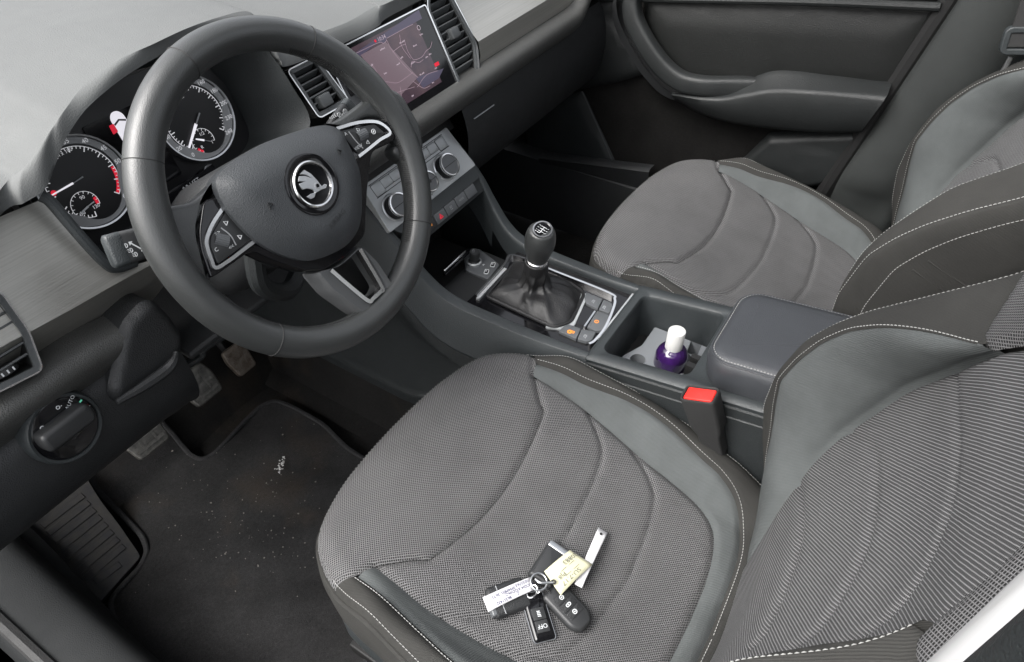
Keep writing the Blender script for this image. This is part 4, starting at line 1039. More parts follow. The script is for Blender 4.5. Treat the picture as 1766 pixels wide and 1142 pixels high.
# badge
bf = WT.sub(*WT.uv(540, 318, HB+.0165), HB+.0155)
m = MB(); m.add(*lathe(bf, [(.0335, -.004), (.0330, .0010), (.0300, .0016), (.0245, -.0006)], 56)); bd = m.ob('badge', 'gloss_black', whl)
m = MB(); m.add(*lathe(bf, [(.0250, -.002), (.0252, .0022), (.0238, .0036), (.0222, .0030), (.0212, .0004)], 56, False)); m.ob('badge_ring', 'chrome', bd)
m = MB(); m.add(*lathe(bf, [(.0215, -.001), (.0214, .0004)], 48)); m.ob('badge_field', 'gloss_black', bd)
bu = lambda L: [bf.uv(480+a*130/1237., 250+b*120/1142., .0025) for a, b in L]
wing = bu([(360, 480), (430, 405), (540, 470), (640, 575), (700, 655), (720, 680), (760, 640), (800, 655), (790, 700), (700, 740), (620, 790), (600, 860), (540, 890), (475, 850), (540, 800), (605, 780), (570, 735), (480, 715), (400, 735), (345, 640), (430, 600), (330, 600), (345, 510), (440, 505), (520, 530), (450, 490)])
m = MB(); m.add(*prism(bf, wing, .0004, .0022)); m.ob('winged_arrow', 'satin_chrome', bd, bevel=.0005, ang=30)
m = MB(); m.add(*lathe(bf.sub(*bu([(645, 670)])[0], 0), [(.0034, .0020), (.0034, .0028), (.0022, .0028), (.0022, .0020)], 20, False)); m.ob('arrow_eye', 'chrome', bd)
m = MB(); m.add(*lathe(bf.sub(*bu([(645, 670)])[0], 0), [(.0022, .0018), (.0021, .0024)], 16)); m.ob('arrow_pupil', 'gloss_black', bd)
# gloss black carrier spanning the two upper spokes and wrapping under the cover
HS = .006
sp = [(350, 345), (378, 340), (420, 300), (600, 225), (625, 205), (650, 204), (675, 215), (686, 232), (676, 245), (640, 262), (632, 330), (629, 405), (600, 440), (555, 468), (520, 466), (470, 450), (432, 432), (405, 452), (372, 475), (362, 480), (345, 430), (342, 400)]
SPp = WT.uvs(sp, HS); m = MB(); m.add(*prism(WT, rounded(SPp, .008), -.020, HS+.002, .002, 3)); car = m.ob('spoke_carrier', 'gloss_black', whl, ang=50)
# leather webs where spokes meet the rim
for L in ([(376, 312), (350, 342), (338, 400), (346, 430), (364, 484), (318, 470), (290, 420), (285, 360), (330, 310)], [(560, 214), (600, 205), (640, 196), (672, 208), (692, 236), (690, 260), (715, 250), (718, 205), (695, 165), (655, 150), (625, 180)]):
    pass
def web(L, h0, h1, mat='leather', nm='spoke_web'):
    m = MB(); m.add(*prism(WT, rounded(WT.uvs(L, 0), .012), h0, h1, .006, 4)); return m.ob(nm, mat, whl, ang=60)
web([(392, 296), (352, 345), (340, 400), (362, 484), (350, 492), (300, 470), (268, 400), (270, 360), (330, 350), (352, 330)], -.014, .006)
web([(545, 222), (585, 208), (625, 180), (662, 150), (690, 160), (725, 220), (730, 262), (700, 285), (672, 262), (688, 236), (680, 222), (650, 204), (622, 206), (598, 228)], -.016, .004)
# switch modules with chrome trim
def module(trim, face, pads, split, wheel_px, arrows, extra, left):
    T = WT.uvs(trim, HS+.004); m = MB(); m.add(*ribbon(WT, cr(T, 6), .0036, HS, HS+.0052)); m.ob('chrome_trim', 'chrome', whl, ang=60)
    m = MB(); m.add(*prism(WT, rounded(WT.uvs(face, HS+.003), .003), HS-.01, HS+.0040, .0012, 2)); fa = m.ob('switch_panel', 'switch_black', whl)
    g = MB(); g.add(*ribbon(WT, cr(WT.uvs(split, HS+.004), 5), .0011, HS+.0038, HS+.0046)); g.ob('divider', 'grey_print', fa, smooth=False)
    a, b = np.array(WT.uv(*wheel_px[0], HS+.006)), np.array(WT.uv(*wheel_px[1], HS+.006)); c = (a+b)/2; an = math.atan2(*(b-a)[::-1])
    wf = WT.sub(c[0], c[1], HS+.001, an); L = np.linalg.norm(b-a); rows = []
    for k in range(0, 41):
        q = math.pi*k/40; r = .0068+(.0003 if k % 4 < 2 else 0); rows.append([wf.p(x, r*math.cos(q), r*math.sin(q)*.85) for x in (-L/2, -L/2+.001, L/2-.001, L/2)])
    m = MB(); m.add(*loft(rows)); m.ob('roller', 'button_grey', fa, ang=20)
    g = MB()
    for px, py, dr in arrows:
        q = WT.sub(*WT.uv(px, py, HS+.0042), 0, dr); T = [(-.0022, -.0018), (.0022, -.0018), (0, .0024)]; g.add(*ribbon(q, T+[T[0]], .0008, HS+.0039, HS+.0046))
    for px, py, s_ in extra:
        q = WT.uv(px, py, HS+.0042)
        if s_: put_text(g, s_, .0055, WT, *q, HS+.0045)
        else: P = circ(q, .0028, 14); g.add(*ribbon(WT, P+[P[0]], .0008, HS+.0039, HS+.0046)); g.add(*ribbon(WT, [(q[0]-.001, q[1]-.001), (q[0]+.001, q[1]+.001)], .0012, HS+.0039, HS+.0046))
    g.ob('symbols', 'white_print', fa, smooth=False)
module([(385, 357), (366, 386), (356, 412), (357, 428), (364, 448), (372, 462), (395, 449), (420, 430), (440, 415)],
       [(390, 362), (440, 408), (375, 456), (362, 425), (363, 408)], None, [(381, 393), (397, 406), (407, 423)], ((372, 410), (396, 416)),
       [(389, 384, .6), (413, 408, .6)], [(375, 402, '>>'), (399, 426, '<<'), (373, 431, 'C')], True)
module([(580, 222), (615, 212), (645, 210), (662, 217), (672, 230), (655, 241), (635, 257), (618, 270)],
       [(584, 226), (645, 214), (664, 230), (617, 266)], None, [(601, 227), (615, 245), (626, 256)], ((619, 236), (634, 228)),
       [(617, 224, .6), (635, 246, -2.5)], [(644, 227, ''), (596, 231, 'A'), (618, 254, 'VIEW')], False)
# lower spoke: a Y-shaped fork with a chrome-lined window, solid shell behind
HL = .004
fork_o = [(540, 470), (580, 462), (618, 424), (650, 452), (662, 470), (690, 512), (684, 530), (664, 548), (650, 556), (640, 553), (614, 538), (570, 506)]
fork_i = [(568, 466), (595, 450), (620, 428), (655, 484), (660, 494), (654, 506), (640, 518), (632, 522), (600, 492), (585, 480)]
O = WT.uvs(fork_o, HL); I = WT.uvs(fork_i, HL)
def ring_poly(fr, Oo, Ii, h0, h1, name, mat, par, n=80):
    """band between an outline and a hole, both resampled by length from their first point"""
    def rs(P):
        P = np.array(list(P)+[P[0]]); L = np.r_[0, np.cumsum(np.linalg.norm(np.diff(P, axis=0), axis=1))]; s = np.linspace(0, L[-1], n, endpoint=False)
        return list(zip(np.interp(s, L, P[:, 0]), np.interp(s, L, P[:, 1])))
    a, b = rs(Oo), rs(Ii); mid = [((p[0]+q[0])/2, (p[1]+q[1])/2) for p, q in zip(a, b)]
    rows = [[fr.p(*p, h0) for p in a], [fr.p(*p, h1-.005) for p in a], [fr.p(p[0]*.8+q[0]*.2, p[1]*.8+q[1]*.2, h1) for p, q in zip(a, b)], [fr.p(p[0]*.25+q[0]*.75, p[1]*.25+q[1]*.75, h1) for p, q in zip(a, b)], [fr.p(*p, h1-.003) for p in b], [fr.p(*p, h0) for p in b]]
    m = MB(); m.add(*loft(rows, True)); return m.ob(name, mat, par, ang=45)
ring_poly(WT, rounded(O, .006), rounded(I, .003), -.022, HL+.004, 'lower_spoke', 'spoke_plastic', whl)
ci = [(570, 466), (600, 492), (634, 519), (642, 515), (655, 503), (657, 494), (620, 430)]
m = MB(); m.add(*ribbon(WT, [tuple(p) for p in cr(WT.uvs(ci, HL+.004), 5)], .0048, HL-.004, HL+.0056)); m.ob('chrome_trim', 'chrome', whl, ang=60)
m = MB(); m.add(*prism(WT, rounded(WT.uvs([(560, 470), (618, 424), (664, 500), (632, 530)], -.03), .01), -.05, -.03)); m.ob('window_back', 'black', whl)
m = MB(); m.add(*lathe(WT, [(.055, -.012), (.062, -.03), (.055, -.06), (.045, -.09)], 32)); m.ob('hub', 'plastic_lower', whl)

# ---------------------------------------------------------------- column shroud and stalks
colm = thing('steering_column', 'black steering column shroud behind the wheel', 'steering column', WT.p(0, -.02, -.12))
rows = []
for h, w, hh, dy in ((-.045, .050, .050, 0), (-.06, .062, .060, -.004), (-.10, .066, .066, -.01), (-.16, .068, .072, -.022), (-.20, .066, .07, -.03)):
    rows.append([WT.p(a, b+dy, h) for a, b in rrect(w*2, hh*2, .03, 6)])
m = MB(); m.add(*loft(rows, True, True)); m.ob('shroud', 'plastic_lower', colm, ang=60)
m = MB(); m.add(*tube(cr([WT.p(-.05, -.03, -.07), WT.p(-.06, -.08, -.09), WT.p(-.02, -.115, -.12), WT.p(.03, -.11, -.15)], 6), .012, 10)); m.ob('adjust_lever', 'plastic', colm)
def stalk(name, label, tip_px, h, side, lamp):
    tip = onplane(*tip_px, WT.p(0, 0, h), WT.z); root = WT.p(side*.045, .005, h-.006)
    ax = tip-root; Ln = np.linalg.norm(ax); ax /= Ln
    # flat face toward the driver
    n_ = WT.z-ax*(WT.z @ ax); n_ /= np.linalg.norm(n_); yv = np.cross(n_, ax)
    fr = Fr(root, ax, yv); s = thing(name, label, 'stalk', root)
    rows = []
    for t, w, th in ((0, .012, .010), (.35, .014, .010), (.5, .024, .012), (.62, .030, .013), (.90, .0335, .014), (.905, .0325, .0135)):
        rows.append([fr.p(Ln*t, b, c) for b, c in rrect(w, th, .0045, 4)])
    m = MB(); m.add(*loft(rows, True, True)); bdy = m.ob('stem', 'switch_black', s, ang=50)
    rows = []
    for t, w, th in ((.905, .034, .0145), (.985, .034, .0145), (1.0, .030, .011)):
        rows.append([fr.p(Ln*t, b, c) for b, c in rrect(w, th, .005, 4)])
    m = MB(); m.add(*loft(rows, True, True)); m.ob('end_cap', 'plastic_mid', s, ang=50)
    return s, fr, Ln, bdy
s_, fr, Ln, bdy = stalk('indicator_stalk', 'left stalk with headlamp symbols printed on its black face', (186, 436), -.055, -1, True)
g = MB(); hz = .0068 if fr.z @ WT.z > 0 else -.0068
sg = 1 if hz > 0 else -1
def on(px, py): q = onplane(px, py, fr.o+fr.z*hz, fr.z)-fr.o; return np.array([q @ fr.x, q @ fr.y])
for px, py in ((216, 424), (225, 432), (233, 439)):
    q = on(px, py); P = circ(q, .0021, 12, 90, 270); g.add(*ribbon(fr, P+[P[0]], .0007, hz, hz+sg*.0004))
    for k in (-1, 0, 1): g.add(*ribbon(fr, [(q[0]+.0008, q[1]+k*.0014), (q[0]+.0026, q[1]+k*.0014)], .0005, hz, hz+sg*.0004))
a, b = on(226, 420), on(245, 430); d_ = b-a; d_ /= np.linalg.norm(d_); n_ = np.array([-d_[1], d_[0]])
for p, k in ((a, -1), (b, 1)): g.add(*prism(fr, [tuple(p+d_*k*.0030), tuple(p+n_*.0026), tuple(p-n_*.0026)], hz-.0001, hz+sg*.0004))
g.add(*ribbon(fr, [a, b], .0013, hz, hz+sg*.0004))
g.ob('symbols', 'white_print', bdy, smooth=False)
s_, fr, Ln, bdy = stalk('wiper_stalk', 'right wiper stalk with printed spray symbols, behind the right spoke', (612, 186), -.055, 1, False)
g = MB(); hz = .0068 if fr.z @ WT.z > 0 else -.0068; sg = 1 if hz > 0 else -1
for i, (px, py) in enumerate(((569, 204), (572, 203), (575, 201), (578, 199))):
    q = on(px, py); w = .0008+.0005*i; g.add(*prism(fr, [(q[0]-.0006, q[1]-w), (q[0]+.0006, q[1]-w), (q[0]+.0006, q[1]+w), (q[0]-.0006, q[1]+w)], hz-.0001, hz+sg*.0004))
for px, py in ((585, 198), (594, 199), (595, 192)):
    q = on(px, py); P = circ(q, .0028, 10); g.add(*ribbon(fr, P+[P[0]], .0009, hz, hz+sg*.0004)); g.add(*ribbon(fr, [(q[0]-.003, q[1]-.003), (q[0]+.002, q[1]+.002)], .0009, hz, hz+sg*.0004))
g.ob('symbols', 'white_print', bdy, smooth=False)

# ---------------------------------------------------------------- centre console
con = thing('centre_console', 'dark plastic centre console between the seats with open tray and cup box', 'console', (0, 0, 0))
# raised side rails running from the climate panel down to the cup box
def rail(sx, name='side_rail'):
    Y = [.335, .30, .27, .235, .205, .17, .13, .07, 0, -.06, -.115]
    Zt = [.575, .548, .522, .485, .445, .407, .388, .383, .382, .383, .386]
    Xi = [.122, .121, .119, .114, .106, .098, .092, .089, .088, .088, .088]
    Xo = [.132, .132, .132, .130, .126, .121, .117, .114, .112, .108, .104]
    Zb = [.30, .30, .30, .30, .28, .26, .25, .25, .25, .25, .25]
    C_ = np.array(cr(list(zip(Y, Zt, Xi, Xo, Zb)), 6)); rows = []
    for y, zt, xi, xo, zb in C_:
        L = [(xi-.004, zt-.05 if y < .2 else zt-.10), (xi-.001, zt-.012), (xi+.002, zt-.002), (xi+.006, zt), (xo-.004, zt-.001), (xo, zt-.005), (xo+.010, zt-.03), (xo+.022, zt-.068), (xo+.024, zt-.078), (xo+.018, zt-.086)]
        rows.append([(sx*a, y, b) for a, b in cr(L, 4)])
    m = MB(); m.add(*loft(rows)); m.ob(name, 'plastic_mid', con, ang=50)
    rows, rows_c = [], []
    for y, zt, xi, xo, zb in [(y_, .575, .122, .132, .3) for y_ in np.linspace(.93, .345, 12)]+[tuple(c) for c in C_]:
        zs_ = .15+.16*float(sstep(.25, -.05, y))                  # carpet line rises toward the seat
        rows.append([(sx*a, y, b) for a, b in cr([(xo+.012, zt-.08), (xo+.020, zt-.12), (xo+.014, zt*.55+zs_*.45-.03), (xo+.020, zs_), (xo+.024, zs_-.02), (xo+.022, zs_-.05)], 4)])
        rows_c.append([(sx*a, y, b) for a, b in ((xo+.016, zs_), (xo+.026, zs_*.5), (xo+.05, .012), (xo+.09, .0))])
    m = MB(); m.add(*loft(rows)); m.ob('side_wall', 'plastic', con, ang=50)
    m = MB(); m.add(*loft(rows_c)); m.ob('tunnel_carpet', 'floor_carpet', con, ang=50)
rail(-1); rail(1)
# floor of the front pocket and its dark back wall
m = MB(); m.add(*boxf(WORLD, 0, .26, .315, .20, .16, .01)); m.add(*boxf(WORLD, 0, .345, .40, .22, .01, .20)); m.ob('pocket', 'black', con)
m = MB(); m.add(*boxf(WORLD, 0, .305, .47, .22, .10, .006)); m.ob('pocket_roof', 'black', con)
# socket tray between the two chrome bars
TZ = .335; TF = HORIZ((0, .17, TZ))
m = MB(); m.add(*prism(TF, rounded([(-.086, -.045), (.090, -.045), (.094, .05), (-.090, .05)], .006), -.02, 0)); m.ob('tray_floor', 'switch_black', con)
sk = [at(800, 440, z=TZ+.006), at(826, 428, z=TZ+.006), at(862, 456, z=TZ+.006), at(842, 482, z=TZ+.006), at(803, 466, z=TZ+.006)]
m = MB(); m.add(*prism(TF, rounded([(p[0], p[1]-.17) for p in sk], .005), -.001, .006, .002, 3)); m.ob('socket_plate', 'button_grey', con)
so3 = at(818, 453, z=TZ+.006); sf = HORIZ(so3)
m = MB(); m.add(*lathe(sf, [(.0150, -.002), (.0150, .004), (.0120, .0055), (.0112, .001)], 32, False)); sr = m.ob('socket_ring', 'silver_face', con)
m = MB(); m.add(*lathe(Fr(so3, (1, 0, 0), (0, .97, .1)), [(.0110, -.002), (.0112, .006), (.0088, .009), (.0086, .012), (.0098, .014), (.0102, .026), (.0092, .028)], 28)); pg = m.ob('socket_plug', 'switch_black', con)
g = MB(); pf = Fr(so3+np.array([0, 0, .0286]), (.8, .6, 0), (-.6, .8, 0)); put_text(g, '12V', .007, pf, 0, 0, 0); g.ob('plug_print', 'grey_print', pg, smooth=False)
for px, py in ((850, 457), (839, 469)):
    q = at(px, py, z=TZ+.0065); uf = Fr(q, at(862, 450, z=TZ)-at(840, 474, z=TZ), (-1, 0, 0)) if False else Fr(q, (.93, .36, 0), (-.36, .93, 0))
    o_ = rrect(.0135, .0085, .0018, 3); i_ = inset(o_, .0010)
    m = MB(); m.add(*ring2(uf, o_, i_, -.0003, .0012)); u_ = m.ob('port_frame', 'white_print', con)
    m = MB(); m.add(*prism(uf, inset(o_, .0009), -.0003, .0004)); m.ob('port', 'black', u_)
    m = MB(); m.add(*boxf(uf, .002, .001, .0008, .005, .003, .0006)); m.ob('contact', 'grey_print', u_)
q = at(834, 457, z=TZ+.0065); g = MB(); uf = Fr(q, (.93, .36, 0), (-.36, .93, 0)); g.add(*ribbon(uf, [(-.003, 0), (.003, 0)], .001, -.0003, .0004)); g.add(*ribbon(uf, [(-.001, 0), (.001, .002)], .0008, -.0003, .0004)); g.add(*ribbon(uf, [(0, 0), (.002, -.002)], .0008, -.0003, .0004)); g.ob('port_symbol', 'white_print', con, smooth=False)
# crumpled cloth bag edge lying in the tray
def bar(p, q, z, w=.006, mat='chrome', name='chrome_bar'):
    a, b = at(*p, z=z), at(*q, z=z); d = (b-a)/np.linalg.norm(b-a); fr = Fr(a, d, np.cross((0, 0, 1), d)); L = np.linalg.norm(b-a)
    m = MB(); m.add(*boxf(fr, L/2, 0, 0, L, w, .005)); return m.ob(name, mat, con, bevel=.0015)
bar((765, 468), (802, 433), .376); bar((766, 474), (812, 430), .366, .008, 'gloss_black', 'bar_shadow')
# gaiter surround on a flat deck
GZ = .376; GF = HORIZ((0, 0, GZ))
outer = GF.uvs([(820, 512), (886, 440), (1078, 516), (1086, 526), (1076, 545), (1050, 590), (1030, 606), (1016, 606)], 0)
m = MB(); m.add(*prism(GF, rounded([(-.088, .135), (.088, .135), (.088, -.112), (-.088, -.112)], .004), -.03, -.006)); m.ob('deck', 'gloss_black', con)
strip = [(821, 510), (869, 458), (886, 441), (960, 470), (1050, 506), (1060, 517), (1058, 532), (1044, 565), (1026, 588), (1016, 594)]
m = MB(); m.add(*ribbon(GF, [tuple(p) for p in cr(GF.uvs(strip, 0), 6)], .0042, -.006, .002)); m.ob('chrome_surround', 'chrome', con, ang=50)
bez = GF.uvs([(826, 514), (888, 447), (1000, 492), (1012, 505), (1004, 560), (984, 578), (952, 570)], -.004)
m = MB(); m.add(*prism(GF, rounded(GF.uvs([(985, 504), (1014, 508), (1009, 522), (992, 560), (978, 574), (962, 568), (940, 566), (955, 540)], -.004), .004), -.010, -.0025)); m.ob('boot_bezel', 'silver_face', con)
m = MB(); m.add(*ribbon(GF, GF.uvs([(824, 516), (872, 464)], -.003), .006, -.008, -.001)); m.ob('boot_bezel', 'silver_face', con)
def zk(a, b): return (880+a*.219, 360+b*.219)
def cbut(L, nm='button', mat='button_grey', h=-.0005, rr=.002):
    m = MB(); m.add(*prism(GF, rounded(GF.uvs([zk(*p) for p in L], h), rr), -.012, h, .001, 2)); return m.ob(nm, mat, con)
b1 = cbut([(600, 655), (728, 708), (690, 788), (598, 745), (585, 700)]); b2 = cbut([(736, 714), (800, 742), (803, 770), (780, 822), (697, 792)])
b3 = cbut([(684, 802), (778, 836), (742, 958), (668, 962), (604, 928)]); b4 = cbut([(380, 962), (420, 925), (458, 908), (556, 942), (520, 1026)]); b5 = cbut([(564, 944), (676, 970), (640, 1036), (600, 1046), (528, 1026)])
m = MB(); m.add(*prism(GF, rounded(GF.uvs([zk(*p) for p in [(570, 765), (668, 805), (582, 928), (460, 892)]], -.006), .003), -.014, -.0045)); m.ob('brake_switch', 'gloss_black', con)
m = MB(); m.add(*ribbon(GF, GF.uvs([zk(668, 808), zk(584, 930)], 0), .0030, -.010, .001)); m.ob('switch_edge', 'satin_chrome', con)
g = MB(); q = GF.uv(*zk(680, 888), 0); P = circ(q, .0034, 18); g.add(*ribbon(GF, P+[P[0]], .0010, -.0007, .0002)); put_text(g, 'P', .0045, GF, *q, .0002); g.ob('symbol', 'lit_orange', b3, smooth=False)
g = MB(); q = GF.uv(*zk(468, 968), 0); P = circ(q, .0032, 14); g.add(*ribbon(GF, P+[P[0]], .0024, -.0007, .0002)); q = GF.uv(*zk(490, 970), 0); P = rrect(.004, .006, .0006, 2, *q); g.add(*ribbon(GF, P+[P[0]], .0012, -.0007, .0002)); g.ob('symbol', 'lit_orange', b4, smooth=False)
for b_, c in ((b1, (655, 728)), (b2, (740, 775)), (b5, (590, 1003))):
    g = MB(); q = GF.uv(*zk(*c), 0); P = rrect(.0055, .0045, .0012, 2, *q); g.add(*ribbon(GF, P+[P[0]], .0007, -.0007, .0002)); g.add(*ribbon(GF, [(q[0]-.005, q[1]-.003), (q[0]+.002, q[1]+.0015)], .0007, -.0007, .0002)); g.ob('symbol', 'grey_print', b_, smooth=False)
m = MB(); m.add(*boxf(WORLD, .02, -.1085, GZ-.004, .13, .006, .010)); m.ob('end_strip', 'silver_face', con, bevel=.001)
# rear part: a rising surround with the cup box sunk into it
def crz(y): return .386-.15*(y+.11)
N_ = 48
def hole(k, hw, y0, y1, r): return rrect(2*hw, y1-y0, r, 11, 0, (y0+y1)/2)
Ho, Hi = hole(0, .104, -.46, -.112, .004), hole(0, .082, -.275, -.128, .018)
rows = []
for lev, (off, dz) in enumerate(((0, -.012), (-.001, -.004), (.003, 0))):
    rows.append([(a, b, crz(b)+dz) for a, b in (inset(Ho, off))])
for t in (.5, 1.0):
    rows.append([(p[0]*(1-t)+q[0]*t, p[1]*(1-t)+q[1]*t, crz(p[1]*(1-t)+q[1]*t)+(0 if t < 1 else -.0005)) for p, q in zip(inset(Ho, .003), Hi)])
for off, z in ((.002, -.003), (.003, -.010)): rows.append([(a, b, crz(b)+z) for a, b in inset(Hi, off)])
rows.append([(a, b, .30) for a, b in inset(Hi, .006)])
m = MB(); m.add(*loft(rows, True)); m.ob('cup_box', 'plastic_mid', con, ang=50)
m = MB(); m.add(*prism(HORIZ((0, -.20, .30)), [(a, b+.20) for a, b in inset(Hi, .0055)], -.01, .0)); m.ob('box_floor', 'black', con)
# removable grey holder insert: plate with two round wells and one square one
IF = HORIZ((0, -.205, .330))
pl_ = rounded([(-.075, .055), (-.02, .062), (.02, .045), (.074, .045), (.074, -.062), (-.075, -.062)], .004)
wells = [circ(IF.uv(1100, 620), .013, 24), circ(IF.uv(1163, 622), .031, 40), rounded(IF.uvs([(1194, 582), (1213, 589), (1202, 615), (1184, 608)]), .005)]
def plate_with_holes(fr, outline, holes, h, thick, name, mat, par, sp=.006):
    pts, edges = [], []
    for L in [outline]+holes:
        n0 = len(pts); pts += [Vector(p) for p in L]; edges += [(n0+i, n0+(i+1) % len(L)) for i in range(len(L))]
    r = delaunay_2d_cdt(pts, edges, [], 1, 1e-6)
    V = [tuple(v) for v in r[0]]; F = []
    for f in r[2]:
        c = np.mean([V[i] for i in f], 0)
        if not any(inside(c, L) for L in holes): F.append(tuple(f))
    m = MB(); m.add([fr.p(a, b, h) for a, b in V], F)
    for L in [outline]+holes: m.add(*loft([[fr.p(a, b, h) for a, b in L], [fr.p(a, b, h-thick) for a, b in L]], True))
    return m.ob(name, mat, par)
def inside(p, L):
    c = False
    for a, b in zip(L, L[1:]+L[:1]):
        if (a[1] > p[1]) != (b[1] > p[1]) and p[0] < a[0]+(p[1]-a[1])/(b[1]-a[1])*(b[0]-a[0]): c = not c
    return c
plate_with_holes(IF, [tuple(p) for p in pl_], [[tuple(p) for p in L] for L in wells], 0, .028, 'holder_insert', 'tray_grey', con)
# hinge notches in front of the armrest
for dx in (-.055, -.035): 
    m = MB(); m.add(*boxf(WORLD, dx, -.268, crz(-.268)-.012, .010, .016, .022)); m.ob('latch_slot', 'black', con)
# long side walls of the rear part, with a double seam along the rim
for sx in (-1, 1):
    rows = []
    for y in np.linspace(-.112, -.50, 30):
        zt = crz(y)
        rows.append([(sx*a, y, b) for a, b in ((.1035, zt-.010), (.106, zt-.014), (.1068, zt-.030), (.1082, zt-.032), (.112, zt-.10), (.122, zt-.2), (.13, .02))])
    m = MB(); m.add(*loft(rows)); m.ob('rear_side', 'plastic', con, ang=25)
# armrest lid
AF = Fr((0, -.43, .468), (1, 0, 0), (0, 1, -.12))
O = rrect(.182, .29, .040, 8); rows = []
for h, ins in ((-.075, .024), (-.060, .010), (-.03, .0), (.0, .0005), (.010, .004), (.0165, .010), (.019, .020), (.0195, .04)):
    rows.append([AF.p(a, b, h) for a, b in inset(O, ins)])
V, f = loft(rows, True, True); arm = thing('armrest', 'padded dark armrest lid with white edge stitching on the console', 'armrest', AF.o)
ob('lid', V, f, 'armrest_vinyl', arm, ang=70)
P = [AF.p(a, b, .0130) for a, b in inset(O, .0058)]
m = MB(); m.add(*tube(P, .0018, 6, True)); m.ob('piping', 'armrest_vinyl', arm)
P = [AF.p(a, b, .0150) for a, b in inset(O, .0088)]; P.append(P[0])
stitches(P, .0046, .0033, .0010, .0010).ob('stitching', 'thread', arm, kind='stuff')

# ---------------------------------------------------------------- gear lever
gl_ = thing('gear_lever', 'gear lever with round black knob and creased leather boot', 'gear lever', (0, .02, GZ))
kb = at(926, 452, y=.035); top = np.array([.003, .022, .530])
collar = at(926, 449, x=.0); axis = np.array([-.06, -.16, 1.0]); axis /= np.linalg.norm(axis)
tip = at(940, 392, x=.004)
LFm = Fr(collar, (1, 0, 0.0), np.cross(axis, (1, 0, 0)))
LFm.z = axis; LFm.y = np.cross(axis, LFm.x); LFm.y /= np.linalg.norm(LFm.y); LFm.x = np.cross(LFm.y, axis)
HK = float((tip-collar) @ axis)
# gaiter: square foot to round neck, with folds
rows = []; nh = 26; na = 96
foot = [np.array(p) for p in rounded(GF.uvs([(838, 512), (890, 452), (985, 490), (1008, 506), (985, 556), (955, 566)], -.003), .010, 6)]
def rs_closed(P, n):
    P = np.array(list(P)+[P[0]]); L = np.r_[0, np.cumsum(np.linalg.norm(np.diff(P, axis=0), axis=1))]; s = np.linspace(0, L[-1], n, endpoint=False)
    return np.stack([np.interp(s, L, P[:, 0]), np.interp(s, L, P[:, 1])], 1)
FT = rs_closed(foot, na)
if poly_area(FT) < 0: FT = FT[::-1]
cen = FT.mean(0); a0 = np.arctan2(FT[:, 1]-cen[1], FT[:, 0]-cen[0])
neck = LFm.p(0, 0, -.012)
for i in range(nh+1):
    t = i/nh; row = []
    for j in range(na):
        a = a0[j]; fp = np.array([FT[j, 0], FT[j, 1], GZ-.005]); nr = .0212+.007*(1-t)**1.5
        np_ = neck+LFm.x*nr*math.cos(a)+LFm.y*nr*math.sin(a)
        k = float(sstep(0, .62, t))**.85                         # in to the column first, then up to the neck
        s = .40*(t/.5)**1.2 if t < .5 else .40+.60*(t-.5)/.5
        p = fp*(1-k)+np_*k; p[2] = fp[2]*(1-s)+np_[2]*s+.008*math.sin(math.pi*min(1, t*2.2))*(t < .45)
        amp = .0075*math.sin(math.pi*min(1, t*1.02))**.8
        rid = lambda x: 1-2*abs(math.sin(x/2))**.8
        fold = amp*(.9*rid(a*5+1.3+t*2.0)+.6*rid(a*8-t*5+.5)+.45*math.sin(t*17+2.2*math.sin(a*2+.6)))
        # two deep diagonal creases on the driver's rear side
        crz_ = -.010*math.exp(-((a+1.15-t*1.3)/.13)**2)*math.sin(math.pi*t)-.007*math.exp(-((a+2.3-t*.9)/.15)**2)*math.sin(math.pi*t)
        d = np.array([math.cos(a), math.sin(a), .15]); row.append(p+d*(fold*(1-.55*k)+crz_*(1-.4*k)))
    rows.append(row)
m = MB(); m.add(*loft(rows, True)); m.ob('boot', 'boot_leather', gl_, ang=80)
m = MB(); m.add(*tube([tuple(GF.p(a, b, -.002)) for a, b in FT], .0032, 8, True)); m.ob('boot_rim', 'boot_leather', gl_)
m = MB(); m.add(*lathe(LFm, [(.0212, -.022), (.0214, -.005), (.0205, -.002), (.0178, -.001)], 40)); m.ob('neck_band', 'boot_leather', gl_)
m = MB(); m.add(*lathe(LFm, [(.0190, -.003), (.0198, .000), (.0192, .0035), (.0176, .005)], 40)); m.ob('collar', 'chrome', gl_)
pr_ = [(.0172, .003), (.0186, .007), (.0212, .015), (.0240, .025), (.0256, .034), (.0258, .041), (.0250, .048), (.0232, .054), (.0205, .0585), (.0150, .0605)]
sc_ = (HK+.003)/.062
m = MB(); m.add(*lathe(LFm, [(r, h*sc_) for r, h in cr(pr_, 4)], 48)); kn = m.ob('knob', 'leather', gl_, ang=80)
nz = LFm.z+np.array([-.10, -.12, 0]); cf = Fr(LFm.p(-.001, -.0015, .0600*sc_), (1, 0, .1), np.cross(nz, (1, 0, .1)))
o_ = [(.0185*math.cos(R_(a)), .0158*math.sin(R_(a))) for a in range(0, 360, 8)]
m = MB(); m.add(*ring2(cf, o_, inset(o_, .0024), -.006, .0030)); m.ob('cap_ring', 'chrome', kn)
m = MB(); m.add(*prism(cf, inset(o_, .002), -.004, .0016)); cp = m.ob('cap_plate', 'gloss_black', kn)
g = MB()
for x in (-.0055, 0, .0055): g.add(*ribbon(cf, [(x, -.005), (x, .005)], .0008, .0016, .0020))
g.add(*ribbon(cf, [(-.0095, 0), (.0055, 0)], .0008, .0016, .0020)); g.add(*ribbon(cf, [(-.0095, 0), (-.0095, .005)], .0008, .0016, .0020))
